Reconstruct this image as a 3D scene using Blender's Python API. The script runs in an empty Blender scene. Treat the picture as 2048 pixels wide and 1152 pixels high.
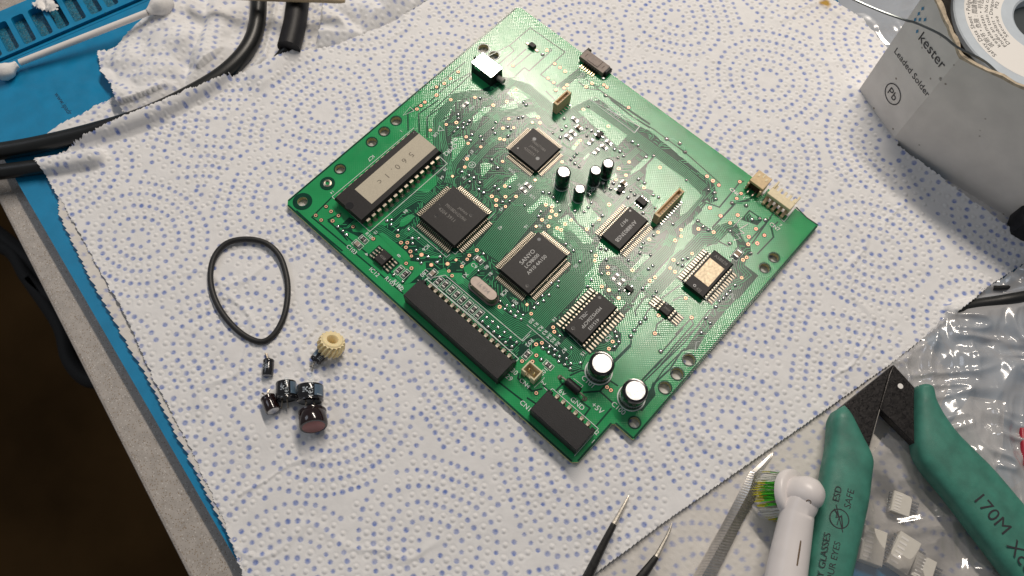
import bpy, bmesh, math, random
import numpy as np
from mathutils import Vector, Matrix
random.seed(7); rng=np.random.default_rng(11)
SC=bpy.context.scene; COL=SC.collection
D={
'via':[['o',5.71,58.15],['o',5.69,60.23],['o',5.63,62.29],['o',18.03,60.69],['o',15.56,55.1],['o',20.1,63.79],['o',24.63,78.35],['o',26.86,61.81],['o',29.25,60.31],['o',33.56,62.35],['o',33.45,55.39],['o',35.16,52.48],['o',11.48,8.78],['o',14.09,8.67],['o',11.44,4.07],['o',14.12,4.12],['o',17.17,6.56],['o',17.14,9.27],['o',23.84,9.75],['o',37.3,17.64],['o',39.92,16.61],['o',41.45,18.04],['o',42.37,16.51],['o',32.11,11.25],['o',50.06,50.38],['o',52.15,50.38],['o',53.57,48.78],['s',18.28,66.68],['s',19.52,65.54],['s',22.09,65.43],['s',23.0,67.52],['s',23.57,65.91],['s',21.98,62.51],['s',23.52,63.81],['s',22.3,60.38],['s',27.73,63.91],['s',28.96,61.76],['s',30.46,65.43],['s',32.02,64.79],['s',40.12,61.08],['s',43.8,60.15],['s',35.71,50.46],['s',38.63,50.96],['s',40.39,51.61],['s',40.42,49.42],['s',43.32,51.49],['s',48.11,53.99],['s',49.97,53.97],['s',44.9,49.36],['s',47.04,49.52],['s',20.16,6.31],['s',22.57,6.34],['s',24.41,6.12],['s',30.6,19.14],['s',31.44,20.47],['s',32.7,19.06],['s',35.89,19.14],['s',38.45,21.73],['s',41.52,20.24],['s',43.11,21.73],['s',43.06,19.02],['o',5.04,80.34],['o',5.11,76.19],['o',4.99,73.03],['o',4.01,69.94],['o',6.56,67.35],['o',11.76,69.5],['o',17.42,76.27],['o',27.17,82.88],['o',26.09,86.66],['o',26.05,89.17],['o',17.88,96.33],['o',28.65,107.68],['o',31.17,107.76],['o',33.75,107.75],['o',31.21,101.04],['o',33.96,101.06],['o',36.79,99.08],['o',38.34,103.58],['o',38.41,101.81],['o',43.97,107.87],['o',44.56,110.51],['o',48.17,112.96],['o',49.65,112.91],['o',61.17,111.51],['o',49.71,99.52],['o',32.74,77.87],['o',33.93,73.47],['o',36.6,76.3],['o',40.0,85.63],['o',42.08,84.36],['o',61.07,100.12],['o',57.56,88.69],['o',57.61,86.49],['o',36.18,69.47],['o',37.55,70.24],['o',22.37,110.37],['s',19.0,77.36],['s',30.28,73.62],['s',31.42,70.89],['s',33.32,70.02],['s',34.95,75.12],['s',36.57,74.75],['s',37.45,72.4],['s',35.05,80.58],['s',35.84,81.94],['s',33.24,86.64],['s',31.74,87.03],['s',47.2,91.72],['s',49.91,89.68],['s',49.81,87.44],['s',48.32,84.38],['s',50.25,101.6],['s',55.85,94.29],['s',57.77,94.57],['s',58.01,91.76],['s',51.47,84.69],['s',51.72,109.84],['s',22.49,107.8],['o',58.67,77.48],['o',76.0,93.7],['o',75.01,89.11],['o',78.6,88.71],['o',77.14,84.96],['o',86.34,89.16],['o',65.92,60.71],['o',67.9,61.65],['o',68.97,60.23],['o',71.02,60.14],['o',70.12,58.06],['o',68.8,55.45],['o',76.08,62.27],['o',75.63,59.59],['o',74.67,56.65],['o',72.04,55.07],['o',76.07,57.07],['o',82.32,63.26],['o',81.77,75.7],['o',82.89,68.92],['o',50.61,56.48],['o',53.6,53.5],['o',56.19,56.07],['o',43.23,63.26],['o',56.2,50.69],['o',85.35,99.41],['o',99.72,107.97],['o',102.32,107.95],['o',104.86,107.97],['o',108.02,98.63],['o',100.76,78.89],['o',100.25,74.7],['o',105.9,85.06],['o',107.46,83.06],['o',106.97,80.44],['o',110.09,89.32],['o',114.66,91.89],['s',60.22,83.65],['s',60.32,82.12],['s',60.35,80.31],['s',62.34,80.13],['s',64.28,80.2],['s',73.02,94.29],['s',70.91,94.82],['s',71.95,92.32],['s',68.86,94.23],['s',80.66,101.61],['s',79.13,99.44],['s',82.81,90.5],['s',85.36,90.74],['s',77.37,83.25],['s',78.21,80.82],['s',77.22,78.68],['s',83.84,85.04],['s',74.42,74.07],['s',76.74,72.03],['s',82.86,70.82],['s',74.71,80.75],['s',77.27,69.88],['s',82.62,65.79],['s',74.72,65.76],['s',77.24,67.63],['s',66.4,57.47],['s',66.99,55.61],['s',60.62,55.67],['s',61.87,63.71],['s',63.72,64.89],['s',65.8,64.72],['s',68.03,64.22],['s',71.03,62.16],['s',52.07,57.36],['s',55.9,53.2],['s',54.27,51.32],['s',95.33,101.68],['s',90.65,89.08],['s',92.52,89.64],['s',94.22,85.62],['s',84.82,82.41],['s',85.82,84.76],['s',103.3,104.0],['s',105.59,104.58],['s',107.38,102.72],['s',108.1,91.7],['s',110.78,91.12],['s',112.84,91.35],['s',102.66,84.89],['s',100.4,76.99],['s',99.66,72.26],['s',79.71,110.44],['s',84.31,112.14],['s',87.85,110.61],['s',92.46,81.2],['s',71.54,101.09],['s',73.93,101.24],['o',109.46,114.14],['o',112.58,110.64],['o',112.62,107.98],['o',112.61,98.61],['o',116.8,102.88],['o',116.7,98.64],['o',124.52,102.88],['o',124.51,98.73],['o',128.07,102.87],['o',126.03,96.25],['o',128.07,98.69],['o',114.21,80.46],['o',111.04,74.33],['o',114.11,71.18],['o',112.11,71.2],['o',128.16,90.32],['o',128.52,91.91],['o',131.75,84.66],['o',110.51,65.04],['o',109.98,62.93],['o',122.5,66.14],['s',112.53,105.43],['s',116.71,107.95],['s',118.64,96.02],['s',121.19,92.26],['s',128.6,94.04],['s',121.47,104.83],['s',123.17,106.9],['s',124.94,107.88],['s',113.23,76.5],['s',114.15,78.03],['s',112.99,74.18],['s',114.55,74.65],['s',107.3,67.88],['s',106.99,65.97],['s',104.25,70.43],['s',110.0,59.11],['s',114.04,61.29],['s',131.71,76.36],['s',131.76,81.0],['s',131.74,78.11],['s',131.69,74.57],['o',44.57,16.44],['o',46.02,15.49],['o',46.63,12.4],['o',49.17,12.37],['o',59.93,28.82],['o',60.41,27.3],['o',60.44,31.94],['o',60.93,24.2],['o',58.93,20.07],['o',60.9,19.58],['o',79.91,22.19],['o',89.03,27.39],['o',97.19,20.68],['p',48.12,18.11],['p',53.12,17.68],['p',56.8,21.64],['s',45.65,18.11],['s',48.35,16.16],['s',50.24,19.05],['s',53.19,21.8],['s',50.25,15.85],['s',46.68,6.7],['s',50.61,6.98],['s',53.87,19.69],['s',62.96,32.44],['s',66.05,26.84],['s',78.76,23.74],['s',81.7,22.74],['s',83.77,23.3],['s',81.3,24.11],['s',82.89,25.4],['s',85.48,24.89],['s',85.86,23.21],['s',87.41,25.27],['s',87.92,23.77],['s',79.38,16.56],['s',79.32,14.66],['s',81.84,16.7],['s',81.93,14.64],['s',84.38,16.62],['s',84.43,14.54],['s',87.0,16.81],['s',86.95,14.59],['s',89.67,16.69],['s',89.58,14.51],['s',92.17,16.92],['s',92.08,14.86],['s',88.33,31.41],['s',88.38,29.58],['o',91.93,56.1],['o',90.91,57.65],['o',96.62,57.08],['o',98.21,55.52],['o',99.68,50.4],['o',103.36,61.88],['o',119.78,55.3],['o',122.77,49.56],['o',98.62,27.83],['o',98.2,22.31],['o',99.71,17.99],['o',100.16,15.64],['o',97.66,13.49],['o',97.35,28.77],['o',114.54,38.09],['o',115.22,35.43],['p',102.21,51.04],['p',106.35,51.1],['s',88.85,57.84],['s',90.44,60.86],['s',92.01,61.79],['s',100.19,70.51],['s',101.19,68.58],['s',94.52,59.05],['s',100.1,63.81],['s',96.71,53.93],['s',95.61,49.87],['s',96.12,47.27],['s',104.73,53.39],['s',117.28,51.49],['s',117.04,49.23],['s',117.28,45.78],['s',117.66,43.52],['s',127.95,46.06],['s',113.15,41.21],['s',114.54,40.32],['s',116.06,39.33],['s',116.12,37.16],['s',87.97,42.1],['s',88.95,40.58],['s',86.63,39.83],['s',88.93,36.26],['s',87.46,34.57],['s',88.96,33.52],['s',88.44,52.39],['s',80.82,54.06],['s',84.3,53.93],['s',100.88,27.92],['s',106.23,27.37],['s',107.44,23.75],['s',109.57,23.38],['s',111.62,25.56],['s',108.41,21.88],['s',106.33,21.25],['s',105.41,22.75],['s',103.85,21.89],['s',101.91,21.39],['s',99.58,21.2],['s',100.85,22.97],['s',102.73,23.35],['s',114.32,59.48],['s',116.7,56.98],['o',122.89,25.28],['o',124.41,25.37],['o',107.89,8.8],['s',110.55,21.94],['s',101.76,18.0],['s',131.74,64.98],['s',133.81,64.54],['s',133.71,60.02],['s',131.7,70.39],['s',131.32,72.82],['o',128.16,62.01]],
'dark':[[[30.93,12.22],[31.63,18.31],[28.8,47.78],[21.66,53.81],[14.49,67.56],[14.65,75.25],[18.26,84.78],[18.19,90.28],[25.54,93.2],[42.13,89.75],[50.89,87.99],[47.46,101.68],[51.41,106.93],[62.7,106.18],[73.21,109.01],[103.85,107.17],[106.75,103.87],[104.87,98.58],[99.0,97.69],[106.66,96.23],[106.23,81.35],[95.81,80.76],[83.96,81.69],[87.02,71.21],[89.37,59.16],[95.26,49.61],[97.88,32.75],[116.53,35.67],[111.69,30.26],[111.09,26.06],[113.28,24.72],[111.82,21.57],[97.75,20.97],[96.34,13.96],[95.43,7.93],[59.51,10.16],[54.24,10.12],[51.86,7.17],[48.19,9.4],[52.25,14.43],[50.44,16.47],[47.14,14.14],[32.28,13.48]],[[93.67,59.25],[96.57,62.61],[98.85,66.73],[97.1,73.78],[99.41,77.98],[102.73,77.71],[104.73,75.54],[105.75,78.51],[107.96,78.56],[109.67,73.53],[110.11,59.04],[111.12,53.03],[108.66,51.99],[105.88,50.66],[106.11,48.37],[101.24,48.87],[99.95,52.76],[96.07,53.01],[93.93,55.55]],[[109.24,51.28],[111.72,52.96],[111.56,48.45],[112.08,42.17],[114.76,42.22],[116.73,39.83],[117.31,36.18],[114.87,33.91],[112.15,31.98],[109.26,34.09]],[[76.0,87.01],[81.17,92.26],[83.84,92.06],[84.36,89.48],[84.17,87.02],[85.57,86.44],[91.19,87.93],[92.79,90.19],[93.27,87.64],[94.05,82.05],[98.11,79.26],[102.38,86.9],[104.45,88.11],[107.07,84.73],[106.96,81.02],[107.86,76.44],[100.13,69.22],[84.29,77.35],[82.88,73.06],[75.15,77.04],[75.49,80.4]],[[117.44,96.74],[118.21,100.2],[124.3,96.38],[126.8,96.69],[128.24,94.7],[129.48,89.25],[135.4,89.23],[135.48,78.1],[134.55,76.47],[126.99,69.43],[126.85,85.48],[125.41,87.42],[125.62,91.58],[122.35,94.55]],[[133.29,51.89],[131.69,65.3],[131.31,70.75],[131.84,80.11],[135.37,89.42],[134.83,71.85],[135.14,59.92],[136.16,54.55],[134.73,53.22]],[[118.63,102.65],[118.78,106.26],[121.92,105.73],[124.19,107.17],[124.05,104.29],[121.82,103.58],[119.73,102.65]],[[107.77,91.8],[114.12,92.27],[114.67,90.06],[113.91,86.66],[109.51,86.59],[107.69,88.97]],[[93.41,102.32],[100.29,101.6],[105.27,105.56],[108.1,102.54],[107.06,100.17],[102.87,100.47],[95.04,100.97]],[[132.23,36.82],[135.72,33.75],[135.84,26.79],[133.85,26.35],[133.21,34.28]],[[35.63,100.62],[36.38,112.28],[38.62,111.53],[38.71,105.14],[37.76,101.83]],[[12.14,68.28],[17.55,74.95],[24.79,81.79],[34.71,71.09],[30.96,48.3],[31.98,42.07],[28.13,42.75],[25.98,49.47],[16.38,59.9],[17.15,69.89]],[[19.23,6.45],[22.76,7.06],[28.74,8.62],[27.95,10.57],[25.04,8.51],[22.59,9.6],[23.43,12.42],[20.08,11.34],[20.35,7.5]]],
'isl':[[[22.62,69.62],[23.98,77.11],[24.73,76.65],[25.06,71.15],[24.31,68.52]],[[23.33,58.11],[25.65,61.05],[28.55,60.03],[30.44,51.46],[30.1,51.14]],[[38.17,57.27],[38.96,59.1],[41.87,60.01],[42.46,54.05],[41.6,53.97]],[[28.98,33.92],[29.82,43.62],[32.91,40.8],[33.03,36.53]],[[33.69,22.71],[34.2,25.93],[35.2,26.18],[36.62,24.78],[35.8,20.95],[34.98,20.52]],[[32.06,13.73],[32.52,15.1],[43.72,15.45],[46.7,14.63],[45.64,12.65],[42.35,12.85]],[[34.96,21.3],[34.69,26.52],[36.19,26.9],[36.53,23.46],[36.13,21.38]],[[61.51,24.22],[62.97,32.12],[65.57,31.26],[64.31,29.44],[65.07,22.38]],[[49.65,19.02],[53.14,22.28],[53.75,21.66],[50.26,18.41]],[[51.37,6.41],[49.76,15.85],[50.96,17.1],[52.86,15.5],[52.6,8.19]],[[59.99,20.21],[62.51,22.56],[65.74,20.44],[64.49,18.65]],[[55.9,16.4],[57.09,20.1],[60.33,19.25],[58.78,17.15]],[[90.8,56.56],[92.81,54.18],[93.05,49.54],[95.79,46.33],[96.13,47.6],[99.98,47.7],[98.68,51.58],[95.76,52.71],[93.61,55.25],[93.2,59.13]],[[74.45,56.66],[75.73,61.95],[86.08,61.45],[85.41,58.16],[77.69,59.69]],[[102.37,69.35],[104.58,70.09],[104.02,61.07],[102.78,61.21]],[[75.44,53.52],[79.63,54.76],[76.07,58.17],[73.48,55.75]],[[83.04,28.13],[82.43,31.34],[82.43,28.81],[80.87,27.36]],[[97.27,20.54],[108.52,20.94],[110.96,21.91],[109.14,20.22],[98.43,19.24]],[[71.16,66.1],[73.1,72.13],[78.06,70.48],[82.3,69.61],[82.93,63.36],[78.72,62.82]],[[62.61,59.49],[63.88,63.49],[69.52,64.57],[68.89,61.88],[64.93,60.27]],[[72.86,58.71],[73.82,63.04],[86.78,61.56],[86.76,59.54],[81.95,59.06]],[[49.53,57.11],[49.68,63.0],[51.76,62.07],[51.23,57.28]],[[62.38,54.4],[62.55,62.94],[64.23,62.41],[64.37,54.19]],[[76.38,80.88],[74.36,84.01],[75.36,87.11],[77.03,85.8],[76.04,83.43],[77.71,80.71]],[[57.36,83.42],[56.55,88.63],[57.75,89.02],[58.73,83.96]],[[63.2,83.72],[63.15,86.63],[63.83,86.53],[64.23,83.22]],[[48.92,97.52],[50.23,101.09],[68.43,102.09],[68.84,95.71],[66.09,96.11],[55.64,96.91]],[[26.73,79.7],[28.94,85.71],[31.94,83.83],[28.92,79.43]],[[35.9,83.69],[37.74,86.58],[40.43,86.41],[38.06,83.4]],[[81.39,97.15],[81.4,101.57],[95.07,102.01],[103.05,100.57],[103.33,92.77],[102.59,88.61],[97.09,96.05],[95.64,96.81],[95.26,84.51],[90.59,87.12],[89.65,90.48],[84.35,88.37],[85.36,90.74]],[[79.7,89.75],[80.71,94.33],[80.72,100.94],[79.03,100.09],[78.7,91.71]],[[22.77,69.62],[22.75,75.8],[25.25,76.6],[24.99,68.64],[24.69,67.6]],[[24.72,85.53],[24.11,89.74],[32.09,90.91],[31.28,85.42]],[[27.69,78.13],[27.79,82.91],[31.05,82.86],[28.72,79.1]],[[35.87,83.52],[37.35,86.47],[39.17,85.85],[37.14,83.17]],[[106.05,84.5],[106.53,89.32],[110.42,84.26],[111.13,79.49],[109.58,78.04],[107.82,81.83]]],
'gap':[[0.35,[[8.59,66.49],[7.47,57.26],[13.35,51.73]]],[0.35,[[5.15,63.25],[4.44,54.79],[9.86,49.57]]],[0.35,[[12.08,69.01],[10.68,58.36],[16.92,52.08]]],[0.35,[[17.55,69.48],[14.71,57.94],[20.31,52.27]]],[0.35,[[10.13,12.73],[10.92,2.76],[26.71,3.39]]],[0.35,[[17.05,10.55],[15.68,5.85],[26.27,4.98]]],[0.4,[[5.19,0.82],[16.74,0.75],[27.85,1.15]]],[0.35,[[14.7,3.02],[53.69,4.14]]],[0.35,[[15.89,5.49],[30.75,5.97],[51.04,6.74]]],[0.28,[[7.89,92.31],[10.56,102.36],[10.6,114.06],[27.84,114.54],[28.04,100.47],[36.53,100.68]]],[0.28,[[10.56,102.36],[13.45,101.75],[13.52,92.69]]],[0.28,[[16.22,105.62],[16.39,94.59]]],[0.28,[[18.86,105.62],[18.55,95.81]]],[0.28,[[22.43,111.93],[23.57,111.75],[23.84,98.78],[21.54,98.65],[21.74,92.33]]],[0.28,[[3.09,67.48],[5.14,69.81],[3.65,72.0],[3.69,85.44]]],[0.28,[[10.32,60.19],[9.08,84.0]]],[0.28,[[6.73,63.81],[6.38,72.98],[8.58,83.12]]],[0.28,[[36.54,112.84],[36.78,107.36]]],[0.28,[[40.23,107.79],[44.43,107.33],[48.3,110.19],[65.0,109.44],[72.47,109.94]]],[0.28,[[41.77,110.45],[47.2,110.75],[47.14,112.31]]],[0.28,[[44.69,109.99],[71.25,111.47]]],[0.28,[[34.37,96.24],[39.48,95.51]]],[0.28,[[52.79,110.06],[71.6,111.03]]],[0.28,[[54.26,109.61],[64.33,109.34],[73.71,110.48],[88.52,110.5],[104.73,108.92]]],[0.28,[[85.36,90.74],[85.42,99.48]]],[0.28,[[85.35,89.3],[84.25,99.84]]],[0.28,[[80.71,92.87],[80.55,101.52]]],[0.28,[[74.01,88.02],[78.03,91.8],[79.2,99.51]]],[0.28,[[101.44,94.49],[102.28,102.33]]],[0.28,[[79.71,110.44],[87.85,110.61]]],[0.35,[[103.88,89.53],[103.18,100.05],[94.07,102.22]]],[0.35,[[104.51,89.44],[105.26,99.18],[110.3,101.1],[109.59,114.27],[110.44,115.43]]],[0.35,[[113.22,93.47],[113.35,106.06],[116.45,111.79]]],[0.35,[[113.34,92.56],[113.54,106.95],[116.56,110.48]]],[0.35,[[118.93,102.24],[118.66,107.19],[123.73,107.43]]],[0.35,[[126.83,97.4],[125.35,111.72]]],[0.35,[[125.57,96.89],[125.74,110.0]]],[0.35,[[130.43,95.41],[130.76,104.44],[128.24,106.85],[128.43,110.45]]],[0.35,[[106.42,89.16],[105.76,99.65]]],[0.35,[[116.62,91.89],[117.77,97.04],[118.81,99.38]]],[0.35,[[110.79,87.11],[114.67,90.06],[116.77,91.69]]],[0.35,[[116.07,86.0],[117.81,90.3],[121.58,91.14]]],[0.35,[[118.96,95.43],[123.94,95.37],[124.51,87.9]]],[0.35,[[110.1,57.62],[113.35,63.19],[111.17,70.85]]],[0.35,[[111.91,55.38],[114.83,62.02]]],[0.35,[[119.71,113.44],[119.9,117.86]]],[0.35,[[129.83,119.41],[134.81,118.5],[139.49,118.75]]],[0.35,[[114.62,50.06],[113.16,51.19],[112.25,59.13]]],[0.35,[[117.12,45.64],[117.06,51.09],[116.13,53.95],[116.52,59.95],[118.4,68.69]]],[0.35,[[124.29,50.48],[122.78,49.68],[121.29,52.57],[122.06,56.37]]],[0.35,[[117.63,43.68],[119.31,41.63],[118.89,32.32]]],[0.35,[[110.09,58.38],[109.24,51.28]]],[0.35,[[119.95,62.51],[121.33,66.32]]],[0.35,[[128.32,46.4],[128.32,57.28]]],[0.35,[[130.0,40.28],[129.98,60.66]]],[0.35,[[130.71,42.7],[130.79,54.1],[131.54,62.11]]],[0.35,[[129.98,60.66],[128.26,61.52],[127.84,53.78]]],[0.4,[[111.85,20.24],[113.45,24.05],[115.54,25.41]]],[0.4,[[111.89,13.36],[112.11,19.32]]],[0.4,[[128.2,21.12],[128.33,13.45]]],[0.4,[[122.05,22.78],[127.44,22.67]]],[0.4,[[118.43,18.86],[122.05,22.78],[122.29,27.6],[125.17,27.97]]],[0.4,[[119.6,16.25],[123.3,16.58],[123.77,12.0]]],[0.4,[[96.18,3.39],[106.52,4.14]]],[0.4,[[99.55,9.99],[100.4,8.45],[106.51,8.38],[108.34,11.22]]],[0.4,[[129.52,34.3],[129.81,44.52]]],[0.4,[[119.31,31.82],[119.73,41.11]]],[0.4,[[133.02,35.83],[135.42,33.47],[135.56,26.81]]],[0.4,[[133.55,35.16],[133.1,37.05],[133.77,43.49],[132.78,50.84],[134.39,53.54]]],[0.4,[[107.5,12.16],[110.97,11.94]]],[0.4,[[106.72,5.73],[111.05,6.36]]],[0.3,[[130.27,34.68],[131.72,53.93],[130.81,68.1],[134.2,72.71]]],[0.3,[[133.13,35.32],[132.37,42.06],[132.98,52.29]]],[0.3,[[118.52,27.84],[119.46,41.13]]],[0.3,[[95.94,58.7],[95.85,54.06]]]],
'bun':[[17,0.62,0.2,[[64.24,33.31],[62.32,49.64],[61.65,67.19]]],[14,0.55,0.2,[[72.68,53.98],[79.31,57.82],[86.99,56.31],[91.95,49.16],[91.93,25.87],[89.73,20.16],[84.44,18.54],[61.63,17.92]]],[9,0.55,0.2,[[46.34,89.67],[48.28,95.36],[50.36,102.4],[68.83,103.08],[93.44,103.37],[101.96,102.75]]],[3,0.6,0.2,[[102.28,102.33],[103.22,101.09],[103.94,91.25],[103.43,83.9]]],[8,0.62,0.2,[[29.11,21.65],[29.35,27.21],[30.54,32.93],[32.88,35.12],[35.32,35.11]]],[5,0.6,0.2,[[29.64,12.42],[31.32,15.48],[37.36,16.33],[38.52,18.89],[38.5,23.31]]],[3,0.6,0.2,[[32.63,18.57],[33.46,20.46],[33.33,22.97],[34.25,23.08],[35.72,27.09]]],[5,0.65,0.2,[[37.68,21.06],[42.04,22.18],[46.95,22.36],[49.84,22.51]]],[3,0.6,0.2,[[45.99,18.92],[49.02,20.29],[53.45,22.26]]],[5,0.6,0.2,[[29.42,76.8],[29.17,68.15],[29.64,59.57],[31.18,50.69],[35.35,43.8]]],[4,0.6,0.2,[[15.99,60.3],[21.35,55.5],[28.73,50.59],[34.22,45.6]]],[4,0.6,0.2,[[36.21,69.49],[35.4,64.24],[36.11,56.79],[37.0,52.54]]],[3,0.6,0.2,[[34.26,58.73],[34.47,54.52],[37.53,48.7]]],[8,0.55,0.2,[[29.04,73.23],[28.42,78.04],[36.6,87.31],[40.85,88.22],[45.88,86.8]]],[9,0.5,0.2,[[21.93,89.28],[28.03,91.84],[41.08,91.54],[45.72,91.26],[51.81,88.57]]],[5,0.6,0.2,[[23.2,51.14],[14.34,60.13],[11.87,71.42],[15.72,77.03],[21.3,81.51],[22.14,91.89]]],[4,0.6,0.2,[[26.6,65.59],[23.66,72.78],[27.13,75.27]]],[3,0.6,0.2,[[30.47,87.01],[33.59,89.95],[37.25,88.71]]],[4,0.6,0.2,[[37.57,73.65],[33.74,72.31],[34.09,65.11]]],[3,0.6,0.2,[[34.36,66.86],[36.28,70.92],[37.13,75.51]]],[3,0.7,0.2,[[37.06,101.17],[37.74,110.7],[41.0,111.35]]],[10,0.52,0.2,[[57.23,74.45],[63.0,75.51],[68.7,77.98],[66.19,88.75],[68.52,93.91]]],[8,0.55,0.2,[[57.8,64.87],[61.46,67.59],[66.14,68.43],[69.84,65.57],[70.54,61.36],[70.91,56.88]]],[9,0.55,0.2,[[51.35,53.15],[52.51,59.9],[52.76,63.0],[56.02,68.23],[60.39,70.17]]],[5,0.55,0.2,[[74.42,74.07],[77.72,75.06],[82.64,73.38],[85.54,68.53],[85.19,64.8]]],[5,0.55,0.2,[[75.07,76.8],[80.69,76.43],[83.95,74.61],[87.49,70.35]]],[3,0.6,0.2,[[79.7,68.55],[83.92,67.0],[85.51,64.42]]],[4,0.6,0.2,[[79.37,79.42],[81.03,85.25],[82.05,93.4]]],[4,0.6,0.2,[[49.76,82.24],[50.32,86.55],[49.01,94.51]]],[4,0.6,0.2,[[56.37,81.74],[59.45,82.41],[62.15,84.95],[62.37,91.86]]],[4,0.6,0.2,[[68.89,91.29],[71.59,93.83],[74.65,93.02],[74.96,99.97]]],[3,0.6,0.2,[[83.34,84.57],[83.64,77.8],[83.3,73.3]]],[3,0.6,0.2,[[79.37,59.35],[73.2,56.98],[69.29,55.36]]],[4,0.6,0.2,[[100.09,77.38],[101.5,83.47],[105.27,81.55],[106.08,76.93]]],[3,0.8,0.2,[[92.81,82.91],[93.24,89.6],[91.94,90.51]]],[7,0.6,0.2,[[105.2,81.37],[107.25,75.9],[106.92,65.07],[107.61,57.35],[108.34,51.7]]],[4,0.6,0.2,[[94.93,59.1],[98.1,60.75],[104.0,60.41],[106.82,61.74],[107.3,67.38]]],[3,0.6,0.2,[[104.73,75.54],[104.78,77.61],[105.81,80.59]]],[4,0.6,0.2,[[96.1,54.32],[100.73,53.49],[104.7,52.09]]],[4,0.6,0.2,[[110.1,32.46],[114.03,34.92],[115.07,38.89]]],[8,0.55,0.2,[[102.81,27.49],[109.34,27.58],[110.4,24.44],[109.47,22.99]]],[5,0.6,0.2,[[101.88,26.02],[98.88,25.64],[95.55,24.97]]],[4,0.55,0.2,[[78.06,25.37],[83.34,24.03],[88.25,24.29]]],[4,0.55,0.2,[[86.48,32.59],[86.5,35.13],[87.18,42.14],[86.9,45.74]]],[3,0.6,0.2,[[80.92,56.63],[86.66,54.67],[88.53,51.82]]],[6,0.7,0.2,[[116.13,95.51],[115.91,89.88],[112.99,87.14],[113.11,81.9],[112.22,74.45],[113.57,69.19],[113.15,57.93]]],[3,0.7,0.2,[[116.89,90.79],[116.16,96.22],[117.85,99.18]]],[3,0.8,0.2,[[129.46,77.58],[132.23,84.01],[132.7,87.04],[129.09,87.57],[127.7,90.22]]],[3,0.6,0.2,[[114.72,91.47],[112.11,89.03],[111.97,84.84]]],[4,0.6,0.2,[[56.53,16.99],[63.5,20.92],[67.0,20.98],[82.32,22.07]]],[3,0.6,0.2,[[65.07,22.38],[65.32,26.48],[65.91,29.63]]]],
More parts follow.
